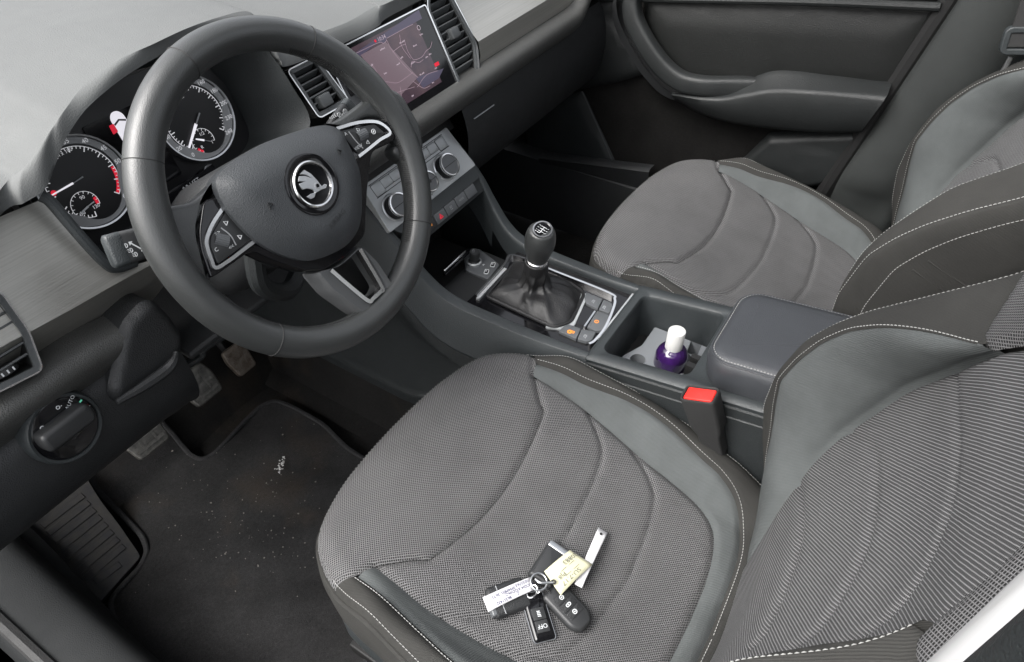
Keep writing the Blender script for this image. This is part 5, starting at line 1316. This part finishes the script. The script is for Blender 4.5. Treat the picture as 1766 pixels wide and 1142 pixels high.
for s_, x, y in (('R', -.0095, .0075), ('1', -.0055, .0075), ('3', 0, .0078), ('5', .0055, .0075), ('2', -.0055, -.0075), ('4', 0, -.0078), ('6', .0055, -.0075)): put_text(g, s_, .0042, cf, x, y, .0021)
g.ob('shift_pattern', 'white_print', kn, smooth=False)

# ---------------------------------------------------------------- bottle in the cup holder
btp = at(1168, 571, x=.008); bb = np.array([btp[0]-.002, btp[1]+.002, .302])
bot = thing('bottle', 'small violet bottle with a white cap standing in the cup holder', 'bottle', bb)
HB_ = btp[2]-.302; bx_ = Fr(bb, (1, 0, 0.0), (0, 1, 0)); bx_.z = (btp-bb)/np.linalg.norm(btp-bb)
R1 = .0270
m = MB(); m.add(*lathe(bx_, cr([(.024, .0), (R1-.001, .003), (R1, .010), (R1, HB_*.42), (R1-.0015, HB_*.52), (R1-.006, HB_*.60), (.0150, HB_*.645), (.0132, HB_*.66)], 4), 44)); m.ob('body', 'violet_glass', bot, ang=60)
m = MB(); m.add(*lathe(bx_, [(.0142, HB_*.585), (.0142, HB_-.001), (.0134, HB_), (.0133, HB_)], 40)); m.ob('cap', 'cap_white', bot, ang=40)

# ---------------------------------------------------------------- belt buckle beside the driver seat
BT = at(1207, 680, x=-.128); bk = thing('belt_buckle', 'black seat belt buckle with a red button beside the driver seat', 'belt buckle', BT-np.array([0, .03, .12]))
bz = np.array([-.05, .36, .93]); bz /= np.linalg.norm(bz); fx = np.array([.25, -1, .35])
BF = Fr(BT, np.cross((1, 0.1, 0), bz), (1, 0, 0)); BF.z = bz
xx = at(1235, 690, x=-.128)-at(1182, 690, x=-.128); xx -= bz*(xx @ bz); xx /= np.linalg.norm(xx); BF.x = xx; BF.y = np.cross(bz, xx)
O = rrect(.050, .031, .006, 4); rows = []
for h, k in ((-.115, .62), (-.075, .70), (-.060, .93), (-.02, 1.0), (-.004, 1.03), (.0, 1.02), (.0015, .96), (.0008, .90), (-.003, .86)): rows.append([BF.p(a*k, b*(k if h > -.07 else .8), h) for a, b in O])
m = MB(); m.add(*loft(rows, True, True)); m.ob('body', 'rubber', bk, ang=50, bevel=.0)
m = MB(); m.add(*prism(BF, inset(O, .0042), -.004, .0005, .0012, 3)); m.ob('button', 'red_button', bk)
m = MB(); m.add(*loft([[BF.p(a*.55, b*.5, -.10-.02*i) for a, b in O] for i in range(5)], True)); m.ob('strap', 'belt_web', bk)

# ---------------------------------------------------------------- passenger door
door = thing('door_card', 'closed passenger door panel with grab handle, armrest and carpeted pocket', 'car door', (.70, .0, 0))
# main panel: x as a function of (y, z): belly at the armrest, tucked below
def dx(y, z): return .700-.012*math.sin(max(0, min(1, (z-.42)/.34))*math.pi)+.012*max(0, (.40-z)/.3)
def dpanel(outl, name, mat, lift, rim=.006, sp=.02, ang=45, puff=.003):
    """a moulded panel on the door: outline in (y, z), standing proud of the door skin"""
    P, f = cdt_patch(outl, sp); A = np.array(outl); d = dist_poly(P, A)
    h = lift*np.clip(d/rim, 0, 1)**.5+puff*np.clip(d/.05, 0, 1)
    return ob(name, [(dx(y, z)-hh, y, z) for (y, z), hh in zip(P, h)], f, mat, door, True, ang=ang)
dz = lambda L, x=.69: [tuple(at(a, b, x=x)[1:]) for a, b in L]
P, f = cdt_patch([(.62, .05), (-.36, .05), (-.42, .80), (.62, .80)], .03)
ob('door_skin', [(dx(y, z)+.012, y, z) for y, z in P], f, 'door_carpet', door)
up = dz([(1000, -20), (1072, -6), (1062, 30), (1100, 95), (1124, 125), (1060, 145), (985, 160), (915, 178), (880, 150), (900, 60)])
dpanel(rounded(up, .008), 'front_panel', 'door_hard', .010, sp=.015)
mid = dz([(1108, -8), (1625, 12), (1600, 52), (1540, 172), (1440, 165), (1336, 165), (1282, 180), (1230, 185), (1170, 165), (1140, 110), (1118, 45)])
dpanel(rounded(mid, .006), 'upper_panel', 'door_trim', .006, sp=.015, puff=.010)
top = [at(1010, -6, x=.672), at(1150, -2, x=.672), at(1400, 3, x=.672), at(1622, 12, x=.672)]
m = MB(); m.add(*tube(cr(top, 6), .008, 10)); m.ob('window_ledge', 'door_hard', door)
m = MB(); m.add(*boxf(WORLD, .705, .08, .80, .045, 1.05, .10)); m.ob('window_sill', 'plastic', door, bevel=.01)
# grab handle: a swept bar from the top front down into the armrest
hp = [(1092, -8), (1090, 12), (1096, 40), (1118, 82), (1146, 118), (1176, 140), (1215, 148), (1265, 149), (1320, 150)]
path = [at(a, b, x=.645+.012*max(0, 1-i/3)+.016*max(0, i-6)) for i, (a, b) in enumerate(hp)]
C_ = cr(path, 8); rows = []
for i, p in enumerate(C_):
    t = i/(len(C_)-1); d = C_[min(i+1, len(C_)-1)]-C_[max(i-1, 0)]; d /= np.linalg.norm(d)
    s = np.cross(d, (1, 0, 0)); s /= np.linalg.norm(s); w = .017+.004*math.sin(math.pi*t)+.004*(t > .75)*(t-.75)*4
    rows.append([p+s*w*math.copysign(abs(math.cos(q))**.5, math.cos(q))-np.array([1, 0, 0])*.017*math.copysign(abs(math.sin(q))**.5, math.sin(q)) for q in np.linspace(0, 2*math.pi, 24, endpoint=False)])
m = MB(); m.add(*loft(rows, True, True)); m.ob('grab_handle', 'door_hard', door, ang=60)
back = [(1068, -8), (1066, 10), (1072, 40), (1096, 88), (1124, 128), (1160, 160), (1215, 172), (1258, 166)]
rows = []
C2 = cr([at(a, b, x=.668) for a, b in back], 8)
for p in C2: rows.append([p+np.array([-.010, .0, .004]), p+np.array([-.004, .012, -.012]), p+np.array([.02, .014, -.016]), p+np.array([.03, -.02, .02])])
m = MB(); m.add(*loft(rows)); m.ob('handle_base', 'plastic_lower', door)
# armrest block: broad sloping top, crisp inner edge, tall side
def dline(px, x): return np.array(cr([at(a, b, x=x) for a, b in px], 10))
r1 = dline([(1158, 160), (1234, 163), (1282, 136), (1340, 111), (1440, 122), (1541, 137)], .690)
r2 = dline([(1158, 162), (1238, 168), (1286, 160), (1340, 152), (1440, 157), (1530, 165)], .634)
r3 = dline([(1158, 164), (1234, 175), (1286, 169), (1340, 162), (1440, 167), (1523, 176)], .626)
r4 = dline([(1162, 168), (1205, 191), (1262, 208), (1330, 217), (1420, 224), (1488, 223)], .640)
rows = []
for a, b, c, d in zip(r1, r2, r3, r4):
    e = d+np.array([.012, 0, -.012]); f_ = d+np.array([.06, 0, -.018])
    rows.append([a+np.array([.02, 0, -.005]), a, a*.5+b*.5+np.array([-.002, 0, .003]), b+np.array([.006, 0, .001]), b, (b+c)/2+np.array([-.0015, 0, .001]), c, c*.5+d*.5+np.array([-.004, 0, 0]), d, e, f_])
m = MB(); m.add(*loft(rows)); m.ob('armrest', 'door_hard', door, ang=50)
cup = [at(1180, 128, x=.683), at(1230, 122, x=.683), at(1296, 132, x=.683)]
m = MB(); m.add(*tube(cr(cup, 6), .0012, 5)); m.ob('pull_seam', 'grey_print', door)
# speaker cover panel with its bright edge, lower pocket wall and shelf
spk = dz([(1004, 158), (1062, 292), (940, 276), (905, 268), (900, 190)], .694)
dpanel(rounded(spk, .006), 'speaker_panel', 'plastic', .008, sp=.015)
m = MB(); m.add(*tube([at(1004, 158, x=.684), at(1034, 226, x=.684), at(1062, 292, x=.684)], .0014, 6)); m.ob('panel_edge', 'plastic_mid', door)
rows = []
for t in np.linspace(0, 1, 24):
    a = at(930+190*t, 272+24*t, x=.665); rows.append([a+np.array(v) for v in ((.03, 0, .004), (.004, 0, .006), (-.004, 0, .0), (-.002, 0, -.012), (.006, 0, -.05), (.012, 0, -.12), (.0, 0, -.2))])
m = MB(); m.add(*loft(rows)); m.ob('pocket_wall', 'plastic_lower', door, ang=50)
pk = dz([(1324, 233), (1494, 224), (1470, 270), (1440, 320), (1380, 330), (1300, 310), (1268, 288)], .685)
dpanel(rounded(pk, .006), 'map_pocket', 'door_hard', .022, rim=.014, sp=.006)

# ---------------------------------------------------------------- passenger side B-pillar, sill and belt
pil = thing('door_pillar', 'dark grey trim of the pillar behind the passenger door', 'pillar', (.70, -.45, .1))
rows = []
for z in np.linspace(.05, 1.22, 40):
    yf = float(np.interp(z, [.05, .30, .36, .575, .75, 1.2], [-.270, -.300, -.312, -.362, -.402, -.51]))
    k = float(sstep(.37, .33, z))
    L = [(.74, yf+.012), (.705, yf+.006), (.672+.012*k, yf-.004), (.660+.018*k, yf-.018), (.652+.022*k, yf-.055), (.656+.02*k, yf-.10), (.675, yf-.14), (.71, yf-.17), (.74, yf-.20)]
    rows.append([(a, b, z) for a, b in cr(L, 5)])
m = MB(); m.add(*loft(rows)); m.ob('trim', 'pillar_trim', pil, ang=60)
m = MB(); m.add(*tube([(.688, float(np.interp(z, [.05, .30, .36, .575, .75, 1.2], [-.262, -.292, -.304, -.354, -.394, -.502])), z) for z in np.linspace(.1, 1.2, 20)], .018, 10)); m.ob('door_seal', 'black', pil)
rows = [[(x, y, z) for x, z in ((.74, .20), (.70, .205), (.665, .19), (.655, .10), (.645, .0))] for y in np.linspace(.7, -.9, 10)]
m = MB(); m.add(*loft(rows)); m.ob('sill_panel', 'plastic_lower', pil, ang=60)
bl = thing('seat_belt', 'black passenger seat belt with its guide and steel tongue by the pillar', 'seat belt', (.62, -.6, .7))
gq = at(1768, 70, x=.60); gf = Fr(gq, (.25, -.96, .10), (0.1, .12, .98))
O = rrect(.066, .044, .011, 5); m = MB(); m.add(*ring2(gf, O, inset(O, .010), -.006, .006)); m.ob('guide', 'plastic_mid', bl, bevel=.002)
w0 = gf.p(.004, .0, 0); rows = [[gf.p(-.024, .0+.30*t, .004), gf.p(.028, .0+.30*t, .004), gf.p(.028, .3*t, -.003), gf.p(-.024, .3*t, -.003)] for t in (-.03, .1, .3, .6, 1)]
m = MB(); m.add(*loft(rows, True, True)); m.ob('webbing', 'belt_web', bl)
tq = [at(1743, 98, x=.598), at(1738, 108, x=.598), at(1728, 126, x=.598)]
m = MB(); m.add(*tube(cr(tq, 5), .0042, 8, flat=.6)); m.ob('tongue', 'satin_chrome', bl)

# ---------------------------------------------------------------- white body pillar by the driver seat
wp = thing('body_pillar', 'white painted door frame edge with black seal, lower right corner', 'pillar', (-.70, -.52, .2))
def wpx(px, py, d): return CAM+ray(px, py)*d
e0, e1 = onplane(1588, 1150, (-.66, 0, 0), (1, 0, 0)), onplane(1790, 958, (-.66, 0, 0), (1, 0, 0))
dirn = (e1-e0)/np.linalg.norm(e1-e0); g0, g1 = e0-dirn*.5, e1+dirn*.25
s0 = onplane(1692, 1150, (-.684, 0, 0), (1, 0, 0)); wv = s0-e0; wv -= dirn*(wv @ dirn)
rows = []
for t in np.linspace(0, 1, 24):
    c = g0+(g1-g0)*t
    o_ = np.array([0.0, -.5, .15]); rows.append([c+np.array((.004, -.018, 0)), c+np.array((.002, -.004, 0)), c, c+wv*.12+np.array((-.002, .002, 0)), c+wv*.5+np.array((-.002, .002, 0)), c+wv*.92, c+wv*1.0+np.array((.001, -.003, 0)), c+wv+np.array((.004, -.012, 0))])
m = MB(); m.add(*loft(rows)); m.ob('painted_flange', 'car_paint', wp, ang=60)
C_ = [g0+(g1-g0)*t+wv*1.0+wv/np.linalg.norm(wv)*.013+np.array((0, -.004, 0)) for t in np.linspace(0, 1, 24)]
m = MB(); m.add(*tube(C_, .0125, 12)); m.ob('door_seal', 'plastic', wp)
C_ = [g0+(g1-g0)*t+wv*1.0+wv/np.linalg.norm(wv)*.036+np.array((-.004, -.004, 0)) for t in np.linspace(0, 1, 24)]
m = MB(); m.add(*tube(C_, .014, 10)); m.ob('outer_seal', 'rubber', wp)

# ---------------------------------------------------------------- footwell: mat, rest and pedals
mat = thing('floor_mat', 'dirty black carpet mat on the driver floor with a raised edge', 'floor mat', (-.45, .5, 0))
mo = [(166, 830), (190, 800), (217, 781), (252, 760), (286, 748), (310, 762), (333, 784), (348, 790), (366, 782), (387, 762), (420, 728), (450, 700), (475, 690), (505, 700), (561, 731), (600, 770), (650, 800), (760, 900), (640, 1142), (500, 1240), (330, 1215), (255, 1142), (209, 1102), (190, 1062), (186, 1040), (196, 1022), (240, 979), (252, 955), (244, 930), (174, 860)]
mp_ = [tuple(at(a, b, z=.012)[:2]) for a, b in mo]
mp_ = rounded(mp_, .022, 4); A = np.array(mp_)
if poly_area(A) < 0: mp_ = mp_[::-1]; A = A[::-1]
P, f = cdt_patch(mp_, .012); d = dist_poly(P, A)
wav = .004*np.sin(P[:, 0]*19+1)*np.sin(P[:, 1]*15)+.003*np.sin(P[:, 0]*41+P[:, 1]*33)
zf = np.maximum(0, (P[:, 1]-.62))*1.1
z = .012+wav+zf
m = MB(); m.add(np.c_[P, z], f); m.add(*loft([[(a, b, .012+max(0, b-.62)*1.1) for a, b in A], [(a, b, max(0, b-.62)*1.1-.002) for a, b in A]], True)); m.ob('carpet', 'mat_carpet', mat)
m = MB(); m.add(*tube([(a, b, .014+max(0, b-.62)*1.1+.004*math.sin(a*19+1)*math.sin(b*15)) for a, b in inset(A, .004)], .0050, 8, True, flat=.7)); m.ob('edging', 'mat_edge', mat)
# crumbs of grit and one pale scrap
g = MB()
for i in range(150):
    for _ in range(30):
        cx_, cy_, sp_ = random.choice(((-.55, .40, .05), (-.45, .47, .10), (-.42, .33, .06), (-.60, .62, .07), (-.35, .55, .12), (-.52, .30, .05)))
        x, y = random.gauss(cx_, sp_), random.gauss(cy_, sp_)
        if inside((x, y), [tuple(p) for p in mp_]): break
    r = random.choice((.0004, .0005, .0006, .0008, .0011)); zz = .0135+max(0, y-.62)*1.1+.004*math.sin(x*19+1)*math.sin(y*15)+.003*math.sin(x*41+y*33); q = WORLD.sub(x, y, zz, random.random()*3)
    g.add(*boxf(q, 0, 0, r*.5, r*2*random.uniform(.7, 1.6), r*2, r*1.2))
g.ob('grit', 'crumb', None, smooth=False); o = bpy.data.objects['grit']; tag(o, 'pale grit and crumbs scattered over the driver floor mat', 'grit', kind='stuff')
sc = at(485, 802, z=.017); g = MB()
for i in range(26):
    q = WORLD.sub(sc[0]+random.gauss(0, .004)+.0011*(i-13), sc[1]+random.gauss(0, .0028)+.0008*(i-13), sc[2], random.random()*3); q = Fr(q.o, q.x+np.array([0, 0, random.uniform(-.5, .5)]), q.y)
    g.add(*boxf(q, 0, 0, .001, random.uniform(.002, .006), random.uniform(.001, .0025), .0008))
o = g.ob('paper_scrap', 'cap_white', None, smooth=False); tag(o, 'small torn pale scrap lying on the driver floor mat', 'scrap')
# dead pedal with ribs
fr_l = [at(165, 1046, z=.02), at(246, 958, z=.02)]
RF = Fr(at(165, 1046, z=.02), at(246, 958, z=.02)-at(165, 1046, z=.02), (0, 1, .42)); 
ro = RF.uvs([(165, 1046), (243, 960), (205, 905), (172, 862), (150, 826), (112, 790), (20, 880), (95, 965)], 0)
rest = thing('footrest', 'ribbed black plastic footrest left of the driver floor mat', 'footrest', RF.o)
m = MB(); m.add(*prism(RF, rounded(ro, .008), -.02, 0)); m.ob('plate', 'rubber_rest', rest)
up_ = RF.y if RF.z[2] > 0 else RF.y
Wd = np.array(RF.uv(243, 960))-np.array(RF.uv(165, 1046)); mid_b = (np.array(RF.uv(243, 960))+np.array(RF.uv(165, 1046)))/2; mid_t = (np.array(RF.uv(150, 826))+np.array(RF.uv(20, 880)))/2
sgn = 1 if RF.z[2] > 0 else -1
for i in range(9):
    t = .12+.086*i; c = mid_b*(1-t)+mid_t*t; w = Wd*(.40 if i else .30)
    a, b = c-w+(mid_t-mid_b)*.028, c+w*(1 if i else .6)-(mid_t-mid_b)*.028
    m = MB(); m.add(*ribbon(RF, [a, b], .0125, -.001*sgn, .0016*sgn)); m.ob('rib', 'rubber_rest', rest, bevel=.001)
def pedal(name, label, px, y, w, h, lean, mat, arm_to):
    c = at(*px, y=y); fr = Fr(c, (1, .0, 0), (0, math.sin(lean), math.cos(lean))); p = thing(name, label, 'pedal', c, 'pedals in the driver footwell')
    O = rounded([(-w*.42, -h/2), (w*.42, -h/2), (w/2, h*.1), (w*.42, h/2), (-w*.42, h/2), (-w/2, h*.1)], .008)
    m = MB(); m.add(*prism(fr, O, -.012, 0, .003, 3)); m.ob('pad', mat, p)
    for i in range(3):
        m = MB(); m.add(*ribbon(fr, [(-w*.36, -h*.3+h*.28*i), (w*.36, -h*.3+h*.28*i)], .006, -.001, .0022)); m.ob('tread', mat, p)
    for i in (-1, 1):
        m = MB(); m.add(*ribbon(fr, [(i*w*.18, -h*.36), (i*w*.18, h*.36)], .004, -.001, .0018)); m.ob('tread', mat, p)
    m = MB(); m.add(*tube(cr([fr.p(0, h*.2, -.012), fr.p(0, h*.9, -.04), np.array(arm_to)], 6), .008, 8)); m.ob('arm', 'black', p)
pedal('pedal', 'leftmost pedal, worn black rubber clutch pad above the mat', (247, 750), .60, .078, .072, .75, 'rubber_pedal', (-.50, .78, .38))
pedal('pedal', 'middle pedal, worn metal-edged brake pad', (345, 663), .62, .074, .072, .7, 'rubber_pedal', (-.36, .80, .40))
pedal('pedal', 'rightmost pedal, rusty brown accelerator pad under the wheel rim', (414, 619), .65, .056, .066, .6, 'rusty_pedal', (-.25, .84, .40))
# black plate on the sill moulding, standing for the shade in a slot
rp = [(-12, 950), (2, 966), (16, 986), (32, 1018), (40, 1046), (34, 1057), (22, 1050), (8, 1026), (-12, 1006)]
zr = .168; SFR = HORIZ((0, 0, zr)); m = MB(); m.add(*prism(SFR, rounded(SFR.uvs(rp, 0), .006), -.03, 0)); m.ob('recess_shade', 'black', sill)
m = MB(); m.add(*tube(cr([tuple(SFR.p(*SFR.uv(a, b), 0)) for a, b in [(0, 952), (22, 978), (42, 1012), (54, 1048), (48, 1066), (30, 1062)]], 6), .004, 8)); m.ob('recess_lip', 'plastic_lower', sill)

# ---------------------------------------------------------------- keys on the driver seat
def seat_z(x, y): return float(zcush(np.array([[x-SX, y]]))[0])
def onseat(px, py, lift=0.0):
    z = .33
    for _ in range(6):
        q = at(px, py, z=z+lift); z = seat_z(q[0], q[1])
    return at(px, py, z=z+lift)
def seat_frame(p_from, p_to, lift):
    a, b = onseat(*p_from, lift), onseat(*p_to, lift); d = b-a
    e = .01; nx = np.array([-(seat_z(a[0]+e, a[1])-seat_z(a[0]-e, a[1]))/(2*e), -(seat_z(a[0], a[1]+e)-seat_z(a[0], a[1]-e))/(2*e), 1.0])
    return Fr((a+b)/2, d, np.cross(nx, d)), float(np.linalg.norm(d))
def fob(name, label, a, b, w, th, mat, shape, cat='car key'):
    fr, L = seat_frame(a, b, th/2); k = thing(name, label, cat, fr.o-fr.z*th/2, 'keys lying on the driver seat')
    O = rounded([(x*L/2, y*w/2) for x, y in shape], .006, 5); rows = []
    O = np.array(O); O = O if poly_area(O) > 0 else O[::-1]
    for h, ins in ((-th/2, .003), (-th/2+.002, .0006), (-.0008, 0), (.0008, 0), (th/2-.0025, .0010), (th/2-.0005, .003), (th/2, .0045)): rows.append([fr.p(p, q, h) for p, q in inset(O, ins)])
    m = MB(); m.add(*loft(rows, True, True)); body = m.ob('shell', mat, k, ang=60)
    return k, fr, L, body
box_ = [(-1, -.86), (-.9, -1), (.9, -1), (1, -.86), (1, .86), (.9, 1), (-.9, 1), (-1, .86)]
zq = lambda a, b: (780+a*340/1482., 880+b*262/1142.)
# three-button key, lower right
k, fr, L, body = fob('car_key', 'black key lying lower right of the bunch, padlock symbols on its buttons', zq(735, 590), zq(1010, 885), .036, .013, 'switch_black', [(-1, -.8), (-.9, -1), (.62, -1), (1, -.55), (1, .55), (.62, 1), (-.9, 1), (-1, .8)])
pl3 = [[zq(778, 640), zq(880, 590), zq(935, 660), zq(830, 712)]]
for j, (x0, x1) in enumerate(((-.62, -.26), (-.24, .10), (.12, .44))):
    m = MB(); m.add(*prism(fr, rounded([(x0*L/2, -.0115), (x1*L/2, -.0115), (x1*L/2, .0115), (x0*L/2, .0115)], .001), .0045, .0074, .0006, 2)); b_ = m.ob('button', 'plastic_lower', k)
    g = MB(); c = ((x0+x1)/2*L/2, 0); P = circ(c, .0027, 14) if j != 1 else rrect(.0035, .0070, .0015, 3, *c); g.add(*ribbon(fr, P+[P[0]], .0009, .0073, .0078)); g.add(*ribbon(fr, [(c[0], c[1]-.0012), (c[0], c[1]+.0012)], .0012, .0073, .0078)); g.ob('symbol', 'white_print', b_, smooth=False)
# heater remote with chrome edge, in the middle
k, fr, L, body = fob('remote_control', 'small glossy black remote with OFF button and silver edge, nearest the camera', zq(590, 620), zq(700, 985), .029, .010, 'gloss_black', box_, 'remote')
m = MB(); O = rounded([(x*L/2*1.01, y*.0145*1.04) for x, y in box_], .006, 5); m.add(*ring2(fr, O, inset(np.array(O) if poly_area(np.array(O)) > 0 else np.array(O)[::-1], .0012), -.004, .0006) if poly_area(np.array(O)) > 0 else ring2(fr, O[::-1], inset(np.array(O)[::-1], .0012), -.004, .0006)); m.ob('edge_band', 'satin_chrome', k)
for x0, x1, tx in ((-.30, .20, 'HEAT'), (.22, .70, 'OFF')):
    m = MB(); m.add(*prism(fr, rounded([(x0*L/2, -.0085), (x1*L/2, -.0085), (x1*L/2, .0085), (x0*L/2, .0085)], .0012), .003, .0062, .0006, 2)); b_ = m.ob('button', 'switch_black', k)
    g = MB(); c = ((x0+x1)/2*L/2, 0)
    if tx == 'OFF': put_text(g, 'OFF', .0075, fr, *c, .0064, math.pi/2+math.pi)
    else:
        for i in range(4): g.add(*ribbon(fr, [(c[0]-.003+.002*i, -.0022), (c[0]-.0025+.002*i, .0022)], .0009, .0061, .0066))
    g.ob('print', 'white_print', b_, smooth=False)
# key under the white label, left
k, fr, L, body = fob('car_key', 'black key half hidden under the white label, left end of the bunch', zq(270, 715), zq(560, 610), .040, .012, 'plastic_lower', [(-1, -.6), (-.85, -1), (.9, -1), (1, -.8), (1, .8), (.9, 1), (-.85, 1), (-1, .6)])
m = MB(); m.add(*boxf(fr, -L/2*.42, 0, .0061, .0008, .036, .0008)); m.ob('joint', 'grey_print', k)
m = MB(); m.add(*boxf(fr, -L/2+.003, -.008, .0005, .0075, .016, .0125)); m.ob('end_cap', 'button_grey', k, bevel=.002)
# key with chrome end, upper
k, fr, L, body = fob('car_key', 'black key with a chrome end pointing away, under the yellow tag', zq(650, 545), zq(810, 290), .036, .013, 'switch_black', box_)
m = MB(); m.add(*prism(fr, rounded([(L/2*.70, -.0172), (L/2*1.03, -.0165), (L/2*1.03, .0165), (L/2*.70, .0172)], .004), -.0060, .0072, .002, 3)); m.ob('chrome_end', 'satin_chrome', k)
# paper tags
def tagp(name, label, corners, lift, mat, cat, curl=.003, h2=None):
    P = [onseat(*c, l) for c, l in zip(corners, lift)]; t = thing(name, label, cat, P[0]); n = 10; rows = []
    for i in range(n+1):
        u = i/n; row = []
        for j in range(7):
            v = j/6; q = P[0]*(1-u)*(1-v)+P[1]*u*(1-v)+P[2]*u*v+P[3]*(1-u)*v; q = q+np.array([0, 0, curl*math.sin(u*math.pi)*(.6+.4*v)]); row.append(q)
        rows.append(row)
    V, f = loft(rows); o = ob('sheet', V, f, mat, t); md = o.modifiers.new('thickness', 'SOLIDIFY'); md.thickness = .0004
    return t, P, o
def surf(P, curl):
    def fn(u, v, h=.0006): 
        q = P[0]*(1-u)*(1-v)+P[1]*u*(1-v)+P[2]*u*v+P[3]*(1-u)*v+np.array([0, 0, curl*math.sin(u*math.pi)*(.6+.4*v)+h]); return q
    return fn
def write(mb, s_, size, P, curl, u, v, W_, H_, flip=False):
    """printed text laid over a curled sheet; u runs 0-1 along W_, v along H_"""
    V, f = text(s_, size); fn = surf(P, curl); k = -1 if flip else 1
    mb.add([fn(u+k*x/W_, v+k*y/H_) for x, y in V], f)
c = [zq(228, 655), zq(590, 500), zq(612, 600), zq(272, 765)]
t, P, o = tagp('paper_label', 'white paper label with handwritten notes lying across a black key, left', c, (.0145, .0145, .0145, .0145), 'paper', 'label', .002)
W_, H_ = np.linalg.norm(P[1]-P[0]), np.linalg.norm(P[3]-P[0]); g = MB()
# the writing reads from the far side
def wr(s_, size, u, v): write(g, s_, size, [P[0], P[1], P[2], P[3]], .002, u, v, W_, -H_, True)
for s_, u, v, sz in (('1032763', .80, .20, .0058), ('3M4M05-3673', .40, .28, .0058), ('SKODA KODIAQ', .72, .52, .0056), ('2.', .66, .76, .0060), ('86351432', .36, .80, .0056)): wr(s_, sz, u, v)
g.ob('handwriting', 'ink', t, smooth=False)
c = [zq(690, 460), zq(885, 300), zq(1055, 408), zq(815, 640)]
t, P2, o = tagp('paper_tag', 'pale yellow paper tag with pencil notes and an eyelet, over the keys', c, (.018, .022, .020, .018), 'yellow_paper', 'tag', .003)
W2, H2 = np.linalg.norm(P2[1]-P2[0]), np.linalg.norm(P2[3]-P2[0]); g = MB()
for s_, u, v, sz in (('20883', .78, .26, .009), ('Pj8', .30, .55, .008), ('SU-7.17', .45, .80, .008)): write(g, s_, sz, [P2[0], P2[1], P2[2], P2[3]], .003, u, v, W2, -H2, True)
fn = surf(P2, .003)
for v in (.42, .66): 
    for u0 in (.35, .62): g.add(*tube([fn(u0+.02*i, v) for i in range(10)], .00025, 4))
g.ob('handwriting', 'pencil', t, smooth=False)
ey = onseat(*zq(760, 543), .020); m = MB(); m.add(*lathe(HORIZ(ey+np.array([0, 0, .001])), [(.0034, -.0006), (.0034, .0008), (.0018, .0008), (.0018, -.0006)], 20, False)); m.ob('eyelet', 'belt_web', t)
c = [zq(925, 570), zq(985, 350), zq(1100, 130), zq(1167, 172)]
cA = [zq(930, 570), zq(1098, 130), zq(1167, 170), zq(985, 560)]
t, P3, o = tagp('paper_strip', 'long narrow white paper strip tag with a punched hole, upper right of the keys', [zq(920, 555), zq(1098, 130), zq(1167, 172), zq(975, 585)], (.016, .010, .010, .016), 'paper', 'tag', .004)
hl = onseat(*zq(1118, 182), .0112); m = MB(); m.add(*lathe(HORIZ(hl+np.array([0, 0, .0014])), [(.0019, -.0003), (.0019, .0003)], 18)); m.ob('hole', 'black', t)
# split ring and links
kr = thing('key_ring', 'steel split ring and links joining keys and tags', 'key ring', onseat(*zq(650, 560), .01))
c1, c2 = onseat(*zq(650, 540), .019), onseat(*zq(600, 610), .014)
m = MB(); m.add(*tube([c1+np.array([.011*math.cos(a), .010*math.sin(a), .003*math.sin(a*1.0)]) for a in np.linspace(0, 2*math.pi, 30, endpoint=False)], .0013, 8, True)); m.ob('ring', 'satin_chrome', kr)
m = MB(); m.add(*tube([c2+np.array([.008*math.cos(a), .006*math.sin(a), .002*math.cos(a)]) for a in np.linspace(0, 2*math.pi, 24, endpoint=False)], .0011, 8, True)); m.ob('link', 'chrome', kr)
m = MB(); m.add(*tube(cr([onseat(*zq(625, 520), .017), onseat(*zq(660, 545), .02), onseat(*zq(720, 545), .021), onseat(*zq(760, 543), .022)], 6), .0016, 8)); m.ob('wire_loop', 'satin_chrome', kr)
m = MB(); m.add(*tube(cr([onseat(*zq(640, 625), .012), onseat(*zq(690, 590), .017), onseat(*zq(735, 620), .015)], 6), .0014, 8)); m.ob('link', 'chrome', kr)
